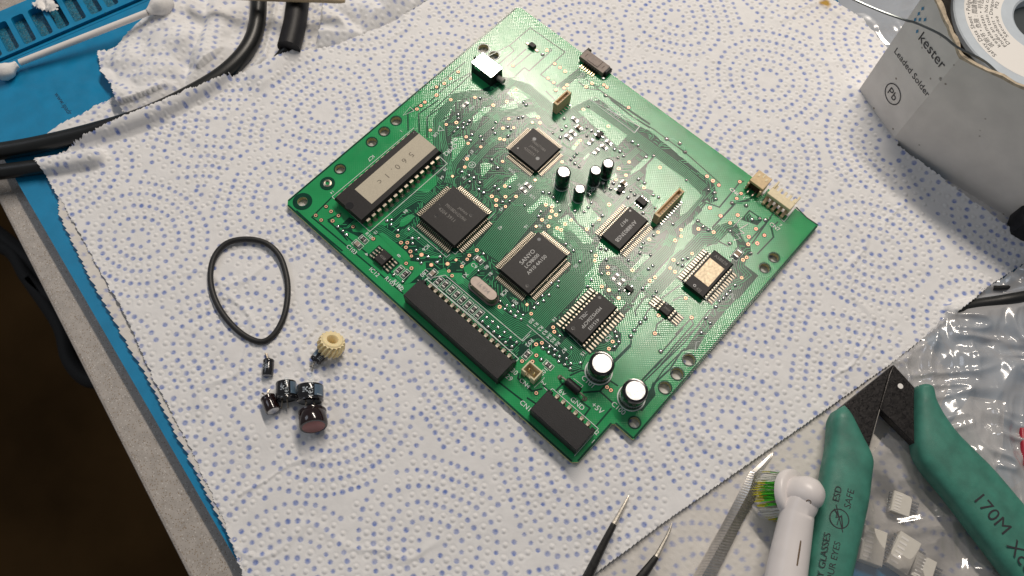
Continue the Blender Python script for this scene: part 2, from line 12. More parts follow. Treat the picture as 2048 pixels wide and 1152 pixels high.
'text':[['IC7', 8.72, 32.5, 1.9, -90], ['14', 8.88, 13.87, 1.5, -90], ['1', 8.38, 47.65, 1.5, -90], ['28', 30.85, 47.11, 1.5, -90], ['64', 32.33, 43.97, 1.5, -90], ['63', 38.02, 49.17, 1.4, 0], ['84', 32.6, 25.95, 1.6, -90], ['15', 30.99, 13.41, 1.5, -90], ['CMR2', 26.59, 54.1, 2.4, -90], ['0-V', 24.98, 57.41, 2.1, -90], ['g1 4011', 32.96, 56.76, 1.7, -90], ['R80', 19.92, 72.11, 1.5, -90], ['UR', 18.34, 54.92, 1.8, -90], ['R101', 30.44, 11.22, 1.8, 0], ['C103', 29.71, 3.68, 2.0, 0], ['IC12', 41.3, 3.09, 2.1, 0], ['4', 34.68, 5.82, 1.9, -90], ['5', 42.91, 5.88, 1.9, -90], ['8', 42.91, 12.72, 1.9, -90], ['R103', 47.42, 4.32, 2.0, 0], ['R102', 50.12, 5.25, 2.0, 0], ['N2', 51.52, 4.96, 2.0, 0], ['L80', 53.55, 13.89, 2.0, -90], ['IC6', 47.46, 20.92, 1.9, -90], ['1', 37.77, 22.24, 1.5, 0], ['43', 55.92, 49.03, 1.6, -90], ['42', 60.46, 43.48, 1.6, -90], ['22', 60.42, 25.35, 1.5, 0], ['C9', 63.7, 27.24, 1.9, 0], ['80', 67.1, 29.63, 1.6, -90], ['81', 69.76, 28.69, 1.6, -90], ['X1', 64.04, 22.71, 1.9, -90], ['IC8', 77.66, 26.8, 1.9, -90], ['100', 82.49, 26.9, 1.6, 0], ['R92', 95.37, 19.59, 1.9, -90], ['51', 66.52, 49.83, 1.5, 90], ['50', 69.82, 53.25, 1.4, 0], ['31', 82.42, 54.36, 1.6, 90], ['30', 88.52, 50.17, 1.6, 90], ['1', 87.52, 31.55, 1.5, 0], ['R0', 90.8, 25.55, 1.7, -90], ['R1', 92.69, 25.66, 1.7, -90], ['R2', 94.66, 25.66, 1.7, -90], ['R3', 96.56, 25.6, 1.7, -90], ['R4', 98.42, 25.52, 1.7, -90], ['R5', 100.22, 25.38, 1.7, -90], ['R6', 102.16, 25.38, 1.7, -90], ['R7', 105.12, 25.15, 1.7, -90], ['14', 95.82, 31.02, 1.7, -90], ['15', 110.25, 28.43, 1.7, -90], ['IC9', 112.82, 38.0, 1.9, -90], ['89', 98.35, 58.05, 1.6, -90], ['R69', 105.71, 60.71, 1.7, -90], ['30', 98.22, 9.33, 2.3, 0], ['29', 98.31, 6.8, 2.3, 0], ['CN4', 103.18, 8.73, 2.0, 0], ['2', 107.52, 12.76, 2.2, -90], ['1', 109.23, 11.76, 2.0, -90], ['R105', 105.01, 16.21, 2.0, -90], ['C101', 117.31, 22.7, 2.3, 0], ['C100', 129.84, 22.63, 2.3, 0], ['GND', 119.54, 15.07, 2.3, 0], ['+5V', 125.08, 18.23, 2.5, 0], ['6V', 113.8, 14.57, 2.2, 0], ['CN1', 108.09, 3.61, 2.2, 0], ['2', 129.93, 12.18, 2.0, 0], ['1', 130.73, 9.37, 2.0, 0], ['DC4', 73.74, 75.56, 1.7, -90], ['C13', 80.19, 78.78, 1.5, 0], ['1', 66.25, 49.45, 1.4, 0], ['25', 54.02, 60.26, 1.5, 0], ['EMI7IM1', 58.78, 105.66, 1.7, 0], ['IC3', 70.27, 55.94, 1.4, 90], ['C18', 100.17, 80.85, 1.6, -90], ['R75', 60.43, 59.9, 1.5, 0], ['RN3', 48.15, 62.64, 1.5, 0], ['CN6', 110.42, 109.68, 1.9, 0], ['CN7', 128.77, 108.03, 2.0, 0], ['1', 114.3, 110.12, 1.5, 0], ['7', 129.96, 109.82, 1.5, 0], ['C1 ZH', 21.01, 80.44, 1.9, 0], ['C1', 26.67, 80.28, 1.8, 90], ['CN3', 39.4, 110.24, 1.8, -90], ['IC2', 133.05, 76.78, 1.6, -90], ['7', 134.08, 76.64, 1.4, -90]],
'line':[[0.2,0,[[10.13,12.73],[29.26,12.33],[29.68,49.29],[24.56,49.6]]],[0.18,0,[[10.13,12.73],[10.38,27.17],[10.63,51.81]]],[0.18,0,[[53.65,10.77],[55.56,11.27],[55.5,13.45],[55.67,12.98],[92.03,13.38],[92.94,14.23]]],[0.2,0,[[55.39,11.19],[55.46,13.05],[78.11,13.61],[96.38,13.29],[96.52,2.48]]],[0.18,0,[[55.46,13.05],[59.06,18.2],[93.36,18.58],[93.51,21.85]]],[0.2,0,[[110.5,12.14],[110.65,13.32],[129.36,13.38],[129.41,2.09]]],[0.15,0,[[106.21,14.27],[106.53,14.14],[106.28,9.69]]],[0.15,0,[[113.35,20.26],[117.07,20.54],[117.13,19.54]]],[0.2,0,[[119.46,112.71],[123.02,112.68],[129.95,111.76],[129.82,118.23]]],[0.15,1,[[49.4,104.63],[69.23,107.8],[69.61,104.34],[48.7,104.36]]],[0.15,1,[[49.3,106.77],[69.37,107.79],[69.75,104.71],[49.2,104.3]]],[0.15,0,[[87.11,81.11],[87.32,85.81],[92.12,85.81],[92.31,81.16]]],[0.15,0,[[100.02,80.67],[100.12,92.93],[99.09,93.47]]],[0.15,0,[[90.53,23.65],[103.9,23.72]]],[0.15,0,[[92.88,18.56],[92.95,23.16]]],[0.15,1,[[3.98,52.81],[3.25,57.15],[5.48,56.93]]],[0.15,0,[[136.38,53.0],[134.41,56.26],[135.2,57.29]]],[0.15,0,[[121.56,94.14],[122.74,96.26],[120.88,96.56],[122.55,98.79],[120.35,98.78],[121.46,102.55]]],[0.15,0,[[118.29,98.21],[118.33,103.06]]],[0.18,1,[[17.86,56.73],[16.65,58.63],[19.19,58.37]]],[0.15,0,[[97.41,30.46],[100.16,30.64],[108.42,29.95],[109.72,30.65]]],[0.12,0,[[38.33,23.24],[54.84,23.12],[54.94,24.75]]],[0.12,0,[[54.76,25.81],[56.2,25.93],[55.28,46.13]]]],
'ring':[[36.37,54.85,1.3]],
'smd':[['res',29.92,8.85,0,1.0],['cap',29.9,6.17,0,1.1],['res',46.75,9.15,90,1.0],['res',49.24,9.41,90,1.0],['cap',55.76,15.62,90,1.05],['res',59.13,15.19,90,1.0],['res',61.54,15.66,90,1.0],['res',64.21,15.86,90,1.0],['res',66.74,15.85,90,1.0],['res',69.31,15.83,90,1.0],['res',71.94,15.78,90,1.0],['res',74.41,15.84,90,1.0],['res',76.79,15.83,90,1.0],['cap',63.4,29.77,0,1.0],['res',17.23,71.51,90,1.0],['res',56.34,62.08,0,1.0],['res',56.41,59.65,0,1.0],['res',50.44,93.93,0,1.0],['brown',53.84,92.15,0,1.0],['res',53.74,89.17,0,1.0],['res',53.64,86.65,0,1.0],['res',60.73,90.69,90,1.0],['tran',61.27,94.97,0,1.0],['res',65.59,94.89,0,1.0],['res',65.63,92.31,0,1.0],['res',64.75,89.03,90,1.0],['brown',80.2,85.54,0,1.0],['tran',81.03,82.75,0,1.0],['sot',89.41,83.91,0,1.0],['res',100.8,56.12,90,1.0],['res',103.42,56.0,90,1.0],['tran',106.95,55.77,90,1.0],['brown',125.57,90.54,90,1.35],['res',97.44,16.12,90,1.0],['res',104.68,18.13,0,1.0]],
'hole':[[4.07,4.63,1.75],[3.9,22.16,1.7],[3.91,37.39,1.7],[3.95,43.48,1.7],[3.72,49.54,1.7],[4.42,94.64,1.9],[9.5,94.98,1.8],[135.34,98.29,1.6],[135.31,92.96,1.6],[136.31,50.05,1.85],[136.4,43.82,1.85],[136.39,37.59,1.85],[136.32,22.47,1.65]],
'eyelet':[5.04,15.25],
'fid':[[34.61,46.83],[57.86,24.59],[85.9,28.83],[69.01,52.16],[39.99,82.55],[56.67,65.46]],
'cap':[[64.6,70.5,2.5,8.4],[72.3,70.3,1.95,6.3],[72.0,78.7,2.05,7.9],[73.2,84.0,2.05,7.4],[117.7,27.4,4.0,8.6],[130.6,27.9,4.0,8.0]],
'diode':[[110.01,17.35],[112.83,17.55],[117.58,18.07],[120.22,17.5]],
'cn4':[[100.01,13.79],[105.37,14.75],[105.55,10.93],[100.35,9.8]],
'ffc_small':[[42.07,91.57],[42.28,99.12],[44.15,98.4],[43.75,90.85],[42.14,91.76]],
'ffc_long':[[96.37,80.92],[96.51,94.46],[98.31,94.47],[98.64,80.88],[98.57,80.78]],
'jst1':[[112.36,113.04],[112.23,119.36],[117.84,119.32],[117.6,113.09],[112.92,111.87]],
'jst2':[[119.44,112.96],[119.76,116.61],[129.09,116.47],[129.24,112.95],[119.64,112.88]],
'sw':[[8.44,84.01],[8.74,90.07],[18.31,89.43],[18.63,83.69]],
'tiny':[[17.61,107.67],[14.2,107.49],[20.24,107.75]],
'dip':[[13.1,49.95],[26.28,50.21],[26.59,12.49],[12.6,11.58]],
'sticker':[[15.49,49.51],[23.75,49.56],[24.7,19.08],[16.22,18.68]],
'sop8':[[37.56,10.56],[42.46,11.2],[42.36,5.94],[37.98,5.4]],
'sop8b':[[118.55,60.32],[122.57,60.34],[122.37,56.14],[118.38,56.43]],
'silver':[[119.67,81.79],[125.7,82.18],[126.02,73.1],[119.94,72.8]],
'conrow':[[59.3,11.47],[94.06,11.63]],
'cn1row':[[114.4,11.64],[126.9,11.8]],
'towel_top':[[-7.638,-4.73,0.66],[-6.697,-1.753,0.66],[-5.721,1.328,0.66],[-5.407,2.629,0.66],[-5.063,3.667,0.66],[-4.678,4.639,0.66],[-3.917,5.924,0.66],[-3.561,6.937,0.66],[-3.082,8.493,0.66],[-2.888,10.219,0.66],[-2.49,12.367,0.66],[6.848,21.275,0.66],[8.752,20.948,0.66],[9.992,20.916,0.66],[10.549,20.73,0.66],[11.641,20.299,0.66],[13.213,18.593,0.66],[14.219,16.625,0.66],[15.687,16.622,0.66],[17.555,16.559,0.66],[18.555,16.545,0.66],[19.713,16.564,0.66],[20.039,15.956,0.66],[19.552,14.303,0.66],[19.182,12.548,0.66],[18.512,9.418,0.66],[17.6,5.901,0.66],[16.195,0.604,0.66],[15.7,-1.476,0.66],[15.528,-2.284,0.66],[8.345,-8.879,0.66],[6.693,-8.242,0.66],[4.204,-7.542,0.66],[1.354,-6.846,0.66],[-1.195,-6.09,0.66],[-2.619,-5.831,0.66],[-3.814,-5.562,0.66],[-5.856,-5.115,0.66],[-6.567,-5.024,0.66],[-7.036,-4.86,0.66]],
'towel_low':[[-7.211,-4.384,0.56],[-5.475,-5.484,0.56],[-3.124,-6.117,0.56],[-0.482,-6.676,0.56],[1.629,-7.107,0.56],[4.462,-7.792,0.56],[7.421,-8.512,0.56],[8.581,-8.93,0.56],[15.098,-3.314,0.56],[21.499,2.56,0.56],[20.945,3.543,0.56],[21.914,4.338,0.56],[23.653,4.536,0.56],[24.734,5.528,0.56],[23.75,6.697,0.56],[21.92,7.194,0.56],[20.742,7.98,0.56],[20.457,9.677,0.56],[20.293,10.425,0.56],[19.131,10.969,0.56],[17.549,11.671,0.56],[8.976,6.202,0.56],[-5.319,-1.755,0.56]],
'towel_low2':[[15.463,17.796,0.56],[19.243,19.052,0.56],[20.573,16.518,0.56],[19.485,14.987,0.56],[17.326,15.331,0.56]],
'crumple':[[-10.106,-0.456,0.56],[-9.221,-0.948,0.56],[-8.351,-1.055,0.56],[-7.321,-1.446,0.56],[-6.906,-1.382,0.56],[-6.382,-0.26,0.56],[-5.89,1.425,0.56],[-5.163,3.206,0.56],[-4.057,5.211,0.56],[-3.1,7.426,0.56],[-2.924,9.966,0.56],[-4.295,10.781,0.56],[-10.601,4.764,0.56],[-9.85,2.691,0.56],[-9.956,1.582,0.56],[-9.998,1.144,0.56],[-9.824,0.133,0.56]],
'flap':[[-8.554,-3.965,0.53],[-8.626,-3.449,0.53],[-8.464,-2.704,0.53],[-8.295,-1.734,0.53],[-8.144,-1.135,0.53],[-7.637,-1.113,0.53],[-6.822,-1.394,0.53],[-7.284,-2.477,0.53],[-7.698,-3.679,0.53]],
'cable1':[[-9.486,-6.184,0.82],[-8.873,-5.383,0.82],[-8.107,-4.266,0.82],[-7.25,-2.772,0.82],[-6.423,-0.999,0.82],[-5.95,0.886,0.82],[-5.824,2.3,0.82],[-6.144,3.648,0.82],[-6.984,4.757,0.82],[-8.687,6.237,0.82]],
'cable2':[[-8.829,-6.665,0.74],[-8.202,-5.883,0.74],[-7.587,-5.084,0.74],[-6.877,-4.139,0.74],[-6.322,-3.28,0.74]],
'strain':[[-4.807,4.446,0.95],[-5.494,5.351,0.95],[-6.309,6.249,0.95],[-7.325,7.36,0.95]],
'strain_tail':[[-4.926,4.504,0.8],[-4.956,4.283,0.8],[-4.91,3.753,0.8],[-4.799,2.979,0.8]],
'cream':[[-8.934,3.388,1.6],[-7.917,4.223,1.6],[-6.343,5.555,1.6],[-5.227,6.551,1.6],[-4.498,7.145,1.6]],
'swab':[[-11.672,-3.275,0.8],[-11.63,-2.704,0.8],[-9.632,1.815,1.3],[-9.556,2.382,1.3]],
'mat_edge':[[-9.191,-6.194,0.5],[-7.639,-5.71,0.5],[8.149,-8.772,0.5],[9.495,-8.991,0.5]],
'mat_tl':[[-14.769,-2.983,0.5],[-14.447,-1.875,0.5],[-14.135,-0.695,0.5],[-13.505,2.075,0.5]],
'counter':[[-9.668,-6.221,-0.0],[-7.875,-6.586,-0.0],[6.795,-10.017,-0.0],[8.227,-10.327,-0.0]],
'slot':[[[-13.929,-1.711,0.7],[-13.7,-1.311,0.7],[-12.3,-1.63,0.7],[-12.378,-2.109,0.7]]],
'slotstep':[[-13.065,-1.692,0.7],[-12.908,-1.053,0.7]],
'slotrow':[[-12.595,-3.114,0.7],[-10.979,1.724,0.7],[-11.15,1.853,0.7],[-12.811,-2.97,0.7]],
'url':[[-9.818,-2.563,0.5],[-8.668,-2.749,0.5]],
'mat_print':[[-8.926,-2.39,0.5],[-8.274,-0.92,0.5]],
'scrap':[[-13.298,-0.507,0.9]],
'belt':[[0.136,-3.368,0.76],[-0.239,-2.859,0.76],[-0.296,-2.281,0.76],[0.06,-1.753,0.76],[0.636,-1.41,0.76],[1.313,-1.409,0.76],[2.002,-1.72,0.76],[2.556,-2.14,0.76],[3.031,-2.705,0.76],[3.277,-3.284,0.76],[3.241,-3.733,0.76],[2.871,-3.971,0.76],[2.239,-4.071,0.76],[1.443,-4.002,0.76],[0.716,-3.762,0.76]],
'loose':[[[3.826,-4.036,0.835],[4.204,-4.417,0.835],1.75],[[4.935,-3.095,0.855],[4.867,-2.591,0.855],1.95],[[5.282,-4.533,0.975],[4.829,-4.156,0.975],3.15],[[5.897,-4.096,1.07],[5.495,-3.726,1.07],4.1],[[4.737,-4.858,0.89],[5.248,-5.035,0.89],2.3],[[6.158,-4.239,1.09],[6.612,-4.542,1.09],4.3]],
'leads':[[[[3.79,-4.052,0.86],[3.702,-4.006,0.86],[3.557,-3.967,0.86]],[[3.845,-4.001,0.86],[3.732,-4.002,0.86],[3.603,-3.943,0.86]]],[[[4.946,-3.148,0.86],[4.955,-3.243,0.86],[4.932,-3.311,0.86]],[[4.962,-3.119,0.86],[5.004,-3.244,0.86],[5.103,-3.376,0.86]]],[[[5.181,-4.63,0.96],[5.246,-4.704,0.96],[5.335,-4.823,0.96]],[[5.298,-4.522,0.96],[5.373,-4.587,0.96],[5.474,-4.663,0.96]]],[[[5.808,-4.197,1.06],[5.882,-4.263,1.06],[6.014,-4.331,1.06]],[[6.0,-4.02,1.06],[6.056,-4.079,1.06],[6.147,-4.128,1.06]]],[[[4.697,-4.895,0.89],[4.587,-4.885,0.89],[4.502,-4.896,0.89]],[[4.747,-4.791,0.89],[4.623,-4.76,0.89],[4.578,-4.666,0.89]]],[[[6.1,-4.314,1.09],[6.016,-4.282,1.09],[5.944,-4.26,1.09]],[[6.16,-4.241,1.09],[6.055,-4.223,1.09],[5.998,-4.223,1.09]]]],
'gear':[[4.997,-2.384,1.21]],
'probe1':[[14.903,0.458,0.8],[14.975,0.145,0.8],[15.101,-0.486,0.8],[15.097,-0.513,0.95],[15.271,-1.314,0.95],[15.465,-2.123,0.95],[15.612,-2.804,0.95]],
'probe2':[[16.344,0.696,0.8],[16.449,0.412,0.8],[16.539,-0.027,0.8],[16.599,-0.359,0.8],[16.585,-0.387,0.95],[16.6,-0.754,0.95],[16.612,-1.145,0.95],[16.642,-1.86,0.95]],
'tweezer':[[17.444,4.676,0.72],[17.359,4.451,0.72],[17.724,2.691,0.72],[17.78,1.186,0.72],[17.814,0.052,0.72],[17.838,-0.805,0.72]],
'tw_poly':[[[17.458,4.681,0.75],[17.42,4.327,0.75],[17.343,3.49,0.75],[17.508,1.01,0.75],[17.639,-0.11,0.75],[18.365,0.556,0.75],[17.899,1.833,0.75],[17.777,2.747,0.75],[17.759,3.079,0.75],[17.404,3.86,0.75]]],
'brush_neck':[[19.879,0.927,1.6],[19.528,1.563,1.6],[19.061,2.53,1.65],[18.731,3.193,1.75],[18.61,3.719,1.9]],
'brush_disc':[[18.296,3.701,1.4]],
'brush_slot':[[19.168,2.45,2.1],[19.469,1.827,2.1]],
'brush_hole':[[18.746,3.336,2.4]],
'handL':[[[17.924,6.575,1.2],[18.056,6.935,1.2]],[[18.013,6.239,1.2],[18.524,6.712,1.2]],[[18.238,5.845,1.2],[18.972,6.48,1.2]],[[18.438,5.435,1.2],[19.387,6.269,1.2]],[[18.586,5.069,1.2],[19.654,6.056,1.2]],[[18.792,4.599,1.2],[19.843,5.692,1.2]],[[19.044,4.02,1.2],[20.184,4.991,1.2]],[[19.286,3.449,1.2],[20.434,4.348,1.2]],[[19.556,2.841,1.2],[20.651,3.771,1.2]],[[19.971,1.994,1.2],[20.967,2.909,1.2]],[[20.383,1.139,1.2],[21.3,1.98,1.2]]],
'handR':[[[19.393,9.021,1.2],[19.544,9.214,1.2]],[[19.415,8.816,1.2],[19.786,9.204,1.2]],[[19.557,8.546,1.2],[20.019,8.974,1.2]],[[19.793,8.148,1.2],[20.3,8.81,1.2]],[[20.035,7.764,1.2],[20.607,8.683,1.2]],[[20.278,7.389,1.2],[21.094,8.528,1.2]],[[20.561,7.102,1.2],[21.448,8.471,1.2]],[[20.961,6.913,1.2],[21.838,8.408,1.2]],[[21.777,6.701,1.2],[22.454,8.308,1.2]],[[23.123,6.277,1.2],[23.657,7.991,1.2]],[[24.253,5.927,1.2],[24.786,7.69,1.2]],[[25.101,5.685,1.2],[25.634,7.437,1.2]]],
'jawL':[[18.473,9.126,1.3],[18.008,6.856,1.3],[19.416,6.144,1.3],[18.939,7.586,1.3],[18.545,8.782,1.3]],
'jawR':[[18.48,9.116,1.34],[18.538,8.759,1.34],[18.914,7.593,1.34],[20.287,7.4,1.34],[19.362,8.919,1.34]],
'pivot':[19.007,8.653,1.34],
'hand_text':[['ESD', [19.47, 4.239, 1.7], [19.31, 4.644, 1.7], 0.0], ['SAFE', [19.823, 4.29, 1.7], [19.623, 4.814, 1.7], 0], ['SAFETY GLASSES', [20.595, 1.536, 1.7], [19.789, 3.334, 1.7], 0], ['YOUR EYES', [20.616, 2.092, 1.7], [20.137, 3.313, 1.7], 0], ['170M', [22.361, 6.942, 1.7], [23.45, 6.665, 1.7], 0], ['Xcelite', [23.654, 6.473, 1.7], [25.14, 5.92, 1.7], 0]],
'esd':[[19.741,3.85,1.7],[19.95,4.042,1.7]],
'box':[[13.97,16.999,5.0],[12.097,18.614,5.0],[16.146,17.272,5.0],[12.088,17.603,0.65],[11.784,18.317,5.0]],
'box_text':[['kester', [12.546, 17.418, 4.502], [13.76, 16.84, 4.105]], ['Leaded Solder', [12.131, 17.616, 3.332], [13.951, 16.749, 2.366]], ['Pb', [12.726, 17.333, 2.205], [13.147, 17.132, 2.003]]],
'box_pb':[12.963,17.22,2.145],
'box_reg':[13.855,16.795,4.213],
'diamonds':[[12.084,17.639,5.382],[12.076,17.642,5.137],[12.087,17.637,4.88],[12.215,17.576,5.03],[12.356,17.509,5.195],[12.37,17.503,4.663]],
'wire':[[10.115,15.53,6.2],[10.415,15.416,6.3],[11.302,15.492,6.4],[12.041,15.72,6.4],[12.301,15.957,6.3],[12.884,16.185,6.2],[13.245,16.422,6.0],[13.721,16.694,5.7],[14.518,17.128,5.4],[15.055,17.359,5.1],[15.443,17.465,4.85],[15.619,17.55,4.7]],
'bag_mid':[[19.541,6.564,0.9],[19.55,7.844,0.9],[20.581,7.629,0.9],[21.928,7.13,0.9],[24.049,6.362,0.9],[24.779,5.921,0.9],[21.146,2.586,0.9],[20.391,4.14,0.9]],
'bag_right':[[19.654,8.919,0.9],[18.454,9.306,0.9],[18.736,10.676,0.9],[18.873,12.182,0.9],[19.208,13.397,0.9],[19.571,14.431,0.9],[20.099,16.245,0.9],[24.648,7.673,0.9],[23.928,7.785,0.9],[22.298,8.283,0.9],[20.672,8.667,0.9]],
'label_paper':[[20.97,8.867,0.8],[20.961,10.277,0.8],[21.866,10.895,0.8],[22.633,9.344,0.8],[22.747,8.517,0.8],[22.158,8.488,0.8]],
'whites':[[[20.549,4.503,0.9],[21.136,4.746,0.9],[21.692,3.891,0.9],[21.03,3.609,0.9]],[[21.446,5.095,0.9],[22.013,5.176,0.9],[22.369,4.229,0.9],[21.666,3.99,0.9]],[[22.135,4.914,0.9],[22.745,5.063,0.9],[22.9,4.315,0.9],[22.337,4.281,0.9]],[[20.717,5.995,0.9],[21.276,6.204,0.9],[21.377,5.605,0.9],[20.922,5.359,0.9]]],
'red':[[22.56,10.306,0.9],[23.043,10.86,0.9],[23.86,9.316,0.9],[23.209,9.33,0.9]],
'blackplug':[[18.748,16.688,0.9],[18.561,17.458,0.9],[18.637,18.078,0.9],[19.225,18.629,0.9],[20.215,16.742,0.9],[19.415,16.385,0.9],[19.036,16.373,0.9]],
'cable3':[[19.029,12.423,0.72],[19.22,12.747,0.72],[19.524,13.196,0.73],[19.896,13.626,0.8],[20.303,14.122,0.9],[21.041,15.101,0.95]],
'cable4':[[19.618,14.163,0.62],[19.948,14.495,0.62],[20.145,14.93,0.62],[20.204,15.416,0.62],[20.331,15.996,0.62]],
'stain_at':[8.547,20.544,0.66],
'bagtop':[[8.236,21.557,0.9],[9.092,20.794,0.9],[10.158,20.543,0.9],[11.207,20.073,0.9],[11.984,19.833,0.9],[11.713,22.089,0.9],[11.375,24.549,0.9]],
'floorcable':[[[-37.481,-12.669,-35.0],[-34.326,-10.971,-35.0],[-30.872,-11.422,-35.0],[-27.303,-11.07,-35.0],[-23.819,-10.726,-35.0],[-20.801,-9.626,-35.0],[-19.047,-8.559,-35.0]],[[-30.872,-11.422,-35.0],[-25.883,-12.073,-35.0],[-22.904,-13.257,-35.0],[-20.45,-13.176,-35.0],[-19.379,-11.637,-35.0],[-20.134,-10.128,-35.0],[-22.96,-9.928,-35.0],[-27.373,-10.546,-35.0],[-32.377,-10.389,-35.0],[-38.488,-11.068,-35.0]],[[-36.691,-13.181,-35.0],[-35.308,-11.264,-35.0],[-33.85,-10.339,-35.0]]],
'cam':[[14.379717014682848,-4.888467520383064,25.197484456761934],[[0.7370776158391292,0.6755014902440648,0.020354972536281934],[0.6283833305732436,-0.6739583104422731,-0.3884772652852092],[-0.24869856872644625,0.2991286219402026,-0.921233460882513]],1600.9160125221674]
}

PI=math.pi
# ---------------------------------------------------------------- camera (1 unit = 1 cm; board corner at the origin, z = 0 is the worktop)
cC,cR,cF=D['cam']
cam=bpy.data.cameras.new('camera'); co=bpy.data.objects.new('camera',cam); COL.objects.link(co)
co.matrix_world=Matrix(((cR[0][0],-cR[1][0],-cR[2][0],cC[0]),(cR[0][1],-cR[1][1],-cR[2][1],cC[1]),(cR[0][2],-cR[1][2],-cR[2][2],cC[2]),(0,0,0,1)))
cam.sensor_width=36; cam.lens=cF/2048*36; cam.clip_start=.5; cam.clip_end=600
cam.dof.use_dof=True; cam.dof.focus_distance=26.3; cam.dof.aperture_fstop=.26
SC.camera=co
# ---------------------------------------------------------------- world and lamps (a dim room, one long bench tube)
w=bpy.data.worlds.new('World'); SC.world=w; w.use_nodes=True
w.node_tree.nodes['Background'].inputs[0].default_value=(.93,.95,1,1); w.node_tree.nodes['Background'].inputs[1].default_value=.13
def area(name,loc,target,sx,sy,power,color,xdir=None):
    l=bpy.data.lights.new(name,'AREA'); l.shape='RECTANGLE'; l.size=sx; l.size_y=sy; l.energy=power; l.color=color
    o=bpy.data.objects.new(name,l); COL.objects.link(o)
    z=(Vector(loc)-Vector(target)).normalized(); x=Vector(xdir) if xdir else Vector((1,0,0)); x=(x-z*x.dot(z)).normalized(); y=z.cross(x)
    o.matrix_world=Matrix(((x.x,y.x,z.x,loc[0]),(x.y,y.y,z.y,loc[1]),(x.z,y.z,z.z,loc[2]),(0,0,0,1))); return o
area('bench_tube_lamp',(-11.9,40.6,60.9),(7,6,1),48,2.6,33500,(1,.895,.775),(-.973,.231,0))
area('added_fill_lamp',(-105,-45,120),(7,6,1),60,60,16500,(.90,.96,1.08))  # unseen soft fill, added to brighten the left-facing sides
SC.view_settings.view_transform='Standard'; SC.view_settings.look='None'; SC.view_settings.exposure=.34; SC.view_settings.gamma=1
SC.cycles.max_bounces=8; SC.cycles.transparent_max_bounces=12
# ---------------------------------------------------------------- materials
def mat(name,col,rough=.5,metal=0,var=0,vs=6,bump=0,bs=20,coat=0,rvar=0,spec=.5,speck=None,detail=4,sss=0,alpha=None):
    m=bpy.data.materials.new(name); m.use_nodes=True; N=m.node_tree.nodes; K=m.node_tree.links; b=N['Principled BSDF']
    b.inputs['Base Color'].default_value=(*col,1); b.inputs['Roughness'].default_value=rough; b.inputs['Metallic'].default_value=metal
    b.inputs['Specular IOR Level'].default_value=spec
    if coat: b.inputs['Coat Weight'].default_value=coat; b.inputs['Coat Roughness'].default_value=.12
    if sss: b.inputs['Subsurface Weight'].default_value=sss; b.inputs['Subsurface Radius'].default_value=(.1,.08,.05); b.inputs['Subsurface Scale'].default_value=1
    tc=N.new('ShaderNodeTexCoord'); m['c']=1
    def noise(sc,d=detail):
        n=N.new('ShaderNodeTexNoise'); n.inputs['Scale'].default_value=sc; n.inputs['Detail'].default_value=d; K.new(tc.outputs['Object'],n.inputs['Vector']); return n
    last=None
    if var:
        n=noise(vs); r=N.new('ShaderNodeMapRange'); r.inputs[1].default_value=.3; r.inputs[2].default_value=.7; r.inputs[3].default_value=1-var; r.inputs[4].default_value=1+var
        K.new(n.outputs['Fac'],r.inputs[0]); mx=N.new('ShaderNodeMix'); mx.data_type='RGBA'; mx.blend_type='MULTIPLY'; mx.inputs[0].default_value=1
        mx.inputs[6].default_value=(*col,1); K.new(r.outputs[0],mx.inputs[7]); K.new(mx.outputs[2],b.inputs['Base Color']); last=mx.outputs[2]
    if speck:
        for sc_,th,c2 in speck:
            v=N.new('ShaderNodeTexVoronoi'); v.inputs['Scale'].default_value=sc_; K.new(tc.outputs['Object'],v.inputs['Vector'])
            r=N.new('ShaderNodeValToRGB'); r.color_ramp.elements[0].position=th; r.color_ramp.elements[1].position=th+.05; r.color_ramp.elements[0].color=(1,1,1,1); r.color_ramp.elements[1].color=(0,0,0,1)
            K.new(v.outputs['Distance'],r.inputs[0]); mx=N.new('ShaderNodeMix'); mx.data_type='RGBA'; K.new(r.outputs[0],mx.inputs[0])
            if last is not None: K.new(last,mx.inputs[6])
            else: mx.inputs[6].default_value=(*col,1)
            mx.inputs[7].default_value=(*c2,1); K.new(mx.outputs[2],b.inputs['Base Color']); last=mx.outputs[2]
    if rvar:
        n=noise(vs*1.7); r=N.new('ShaderNodeMapRange'); r.inputs[1].default_value=.3; r.inputs[2].default_value=.7; r.inputs[3].default_value=max(0,rough-rvar); r.inputs[4].default_value=rough+rvar; K.new(n.outputs['Fac'],r.inputs[0]); K.new(r.outputs[0],b.inputs['Roughness'])
    if bump:
        n=noise(bs); bp=N.new('ShaderNodeBump'); bp.inputs['Strength'].default_value=bump; bp.inputs['Distance'].default_value=.02; K.new(n.outputs['Fac'],bp.inputs['Height']); K.new(bp.outputs['Normal'],b.inputs['Normal'])
    return m
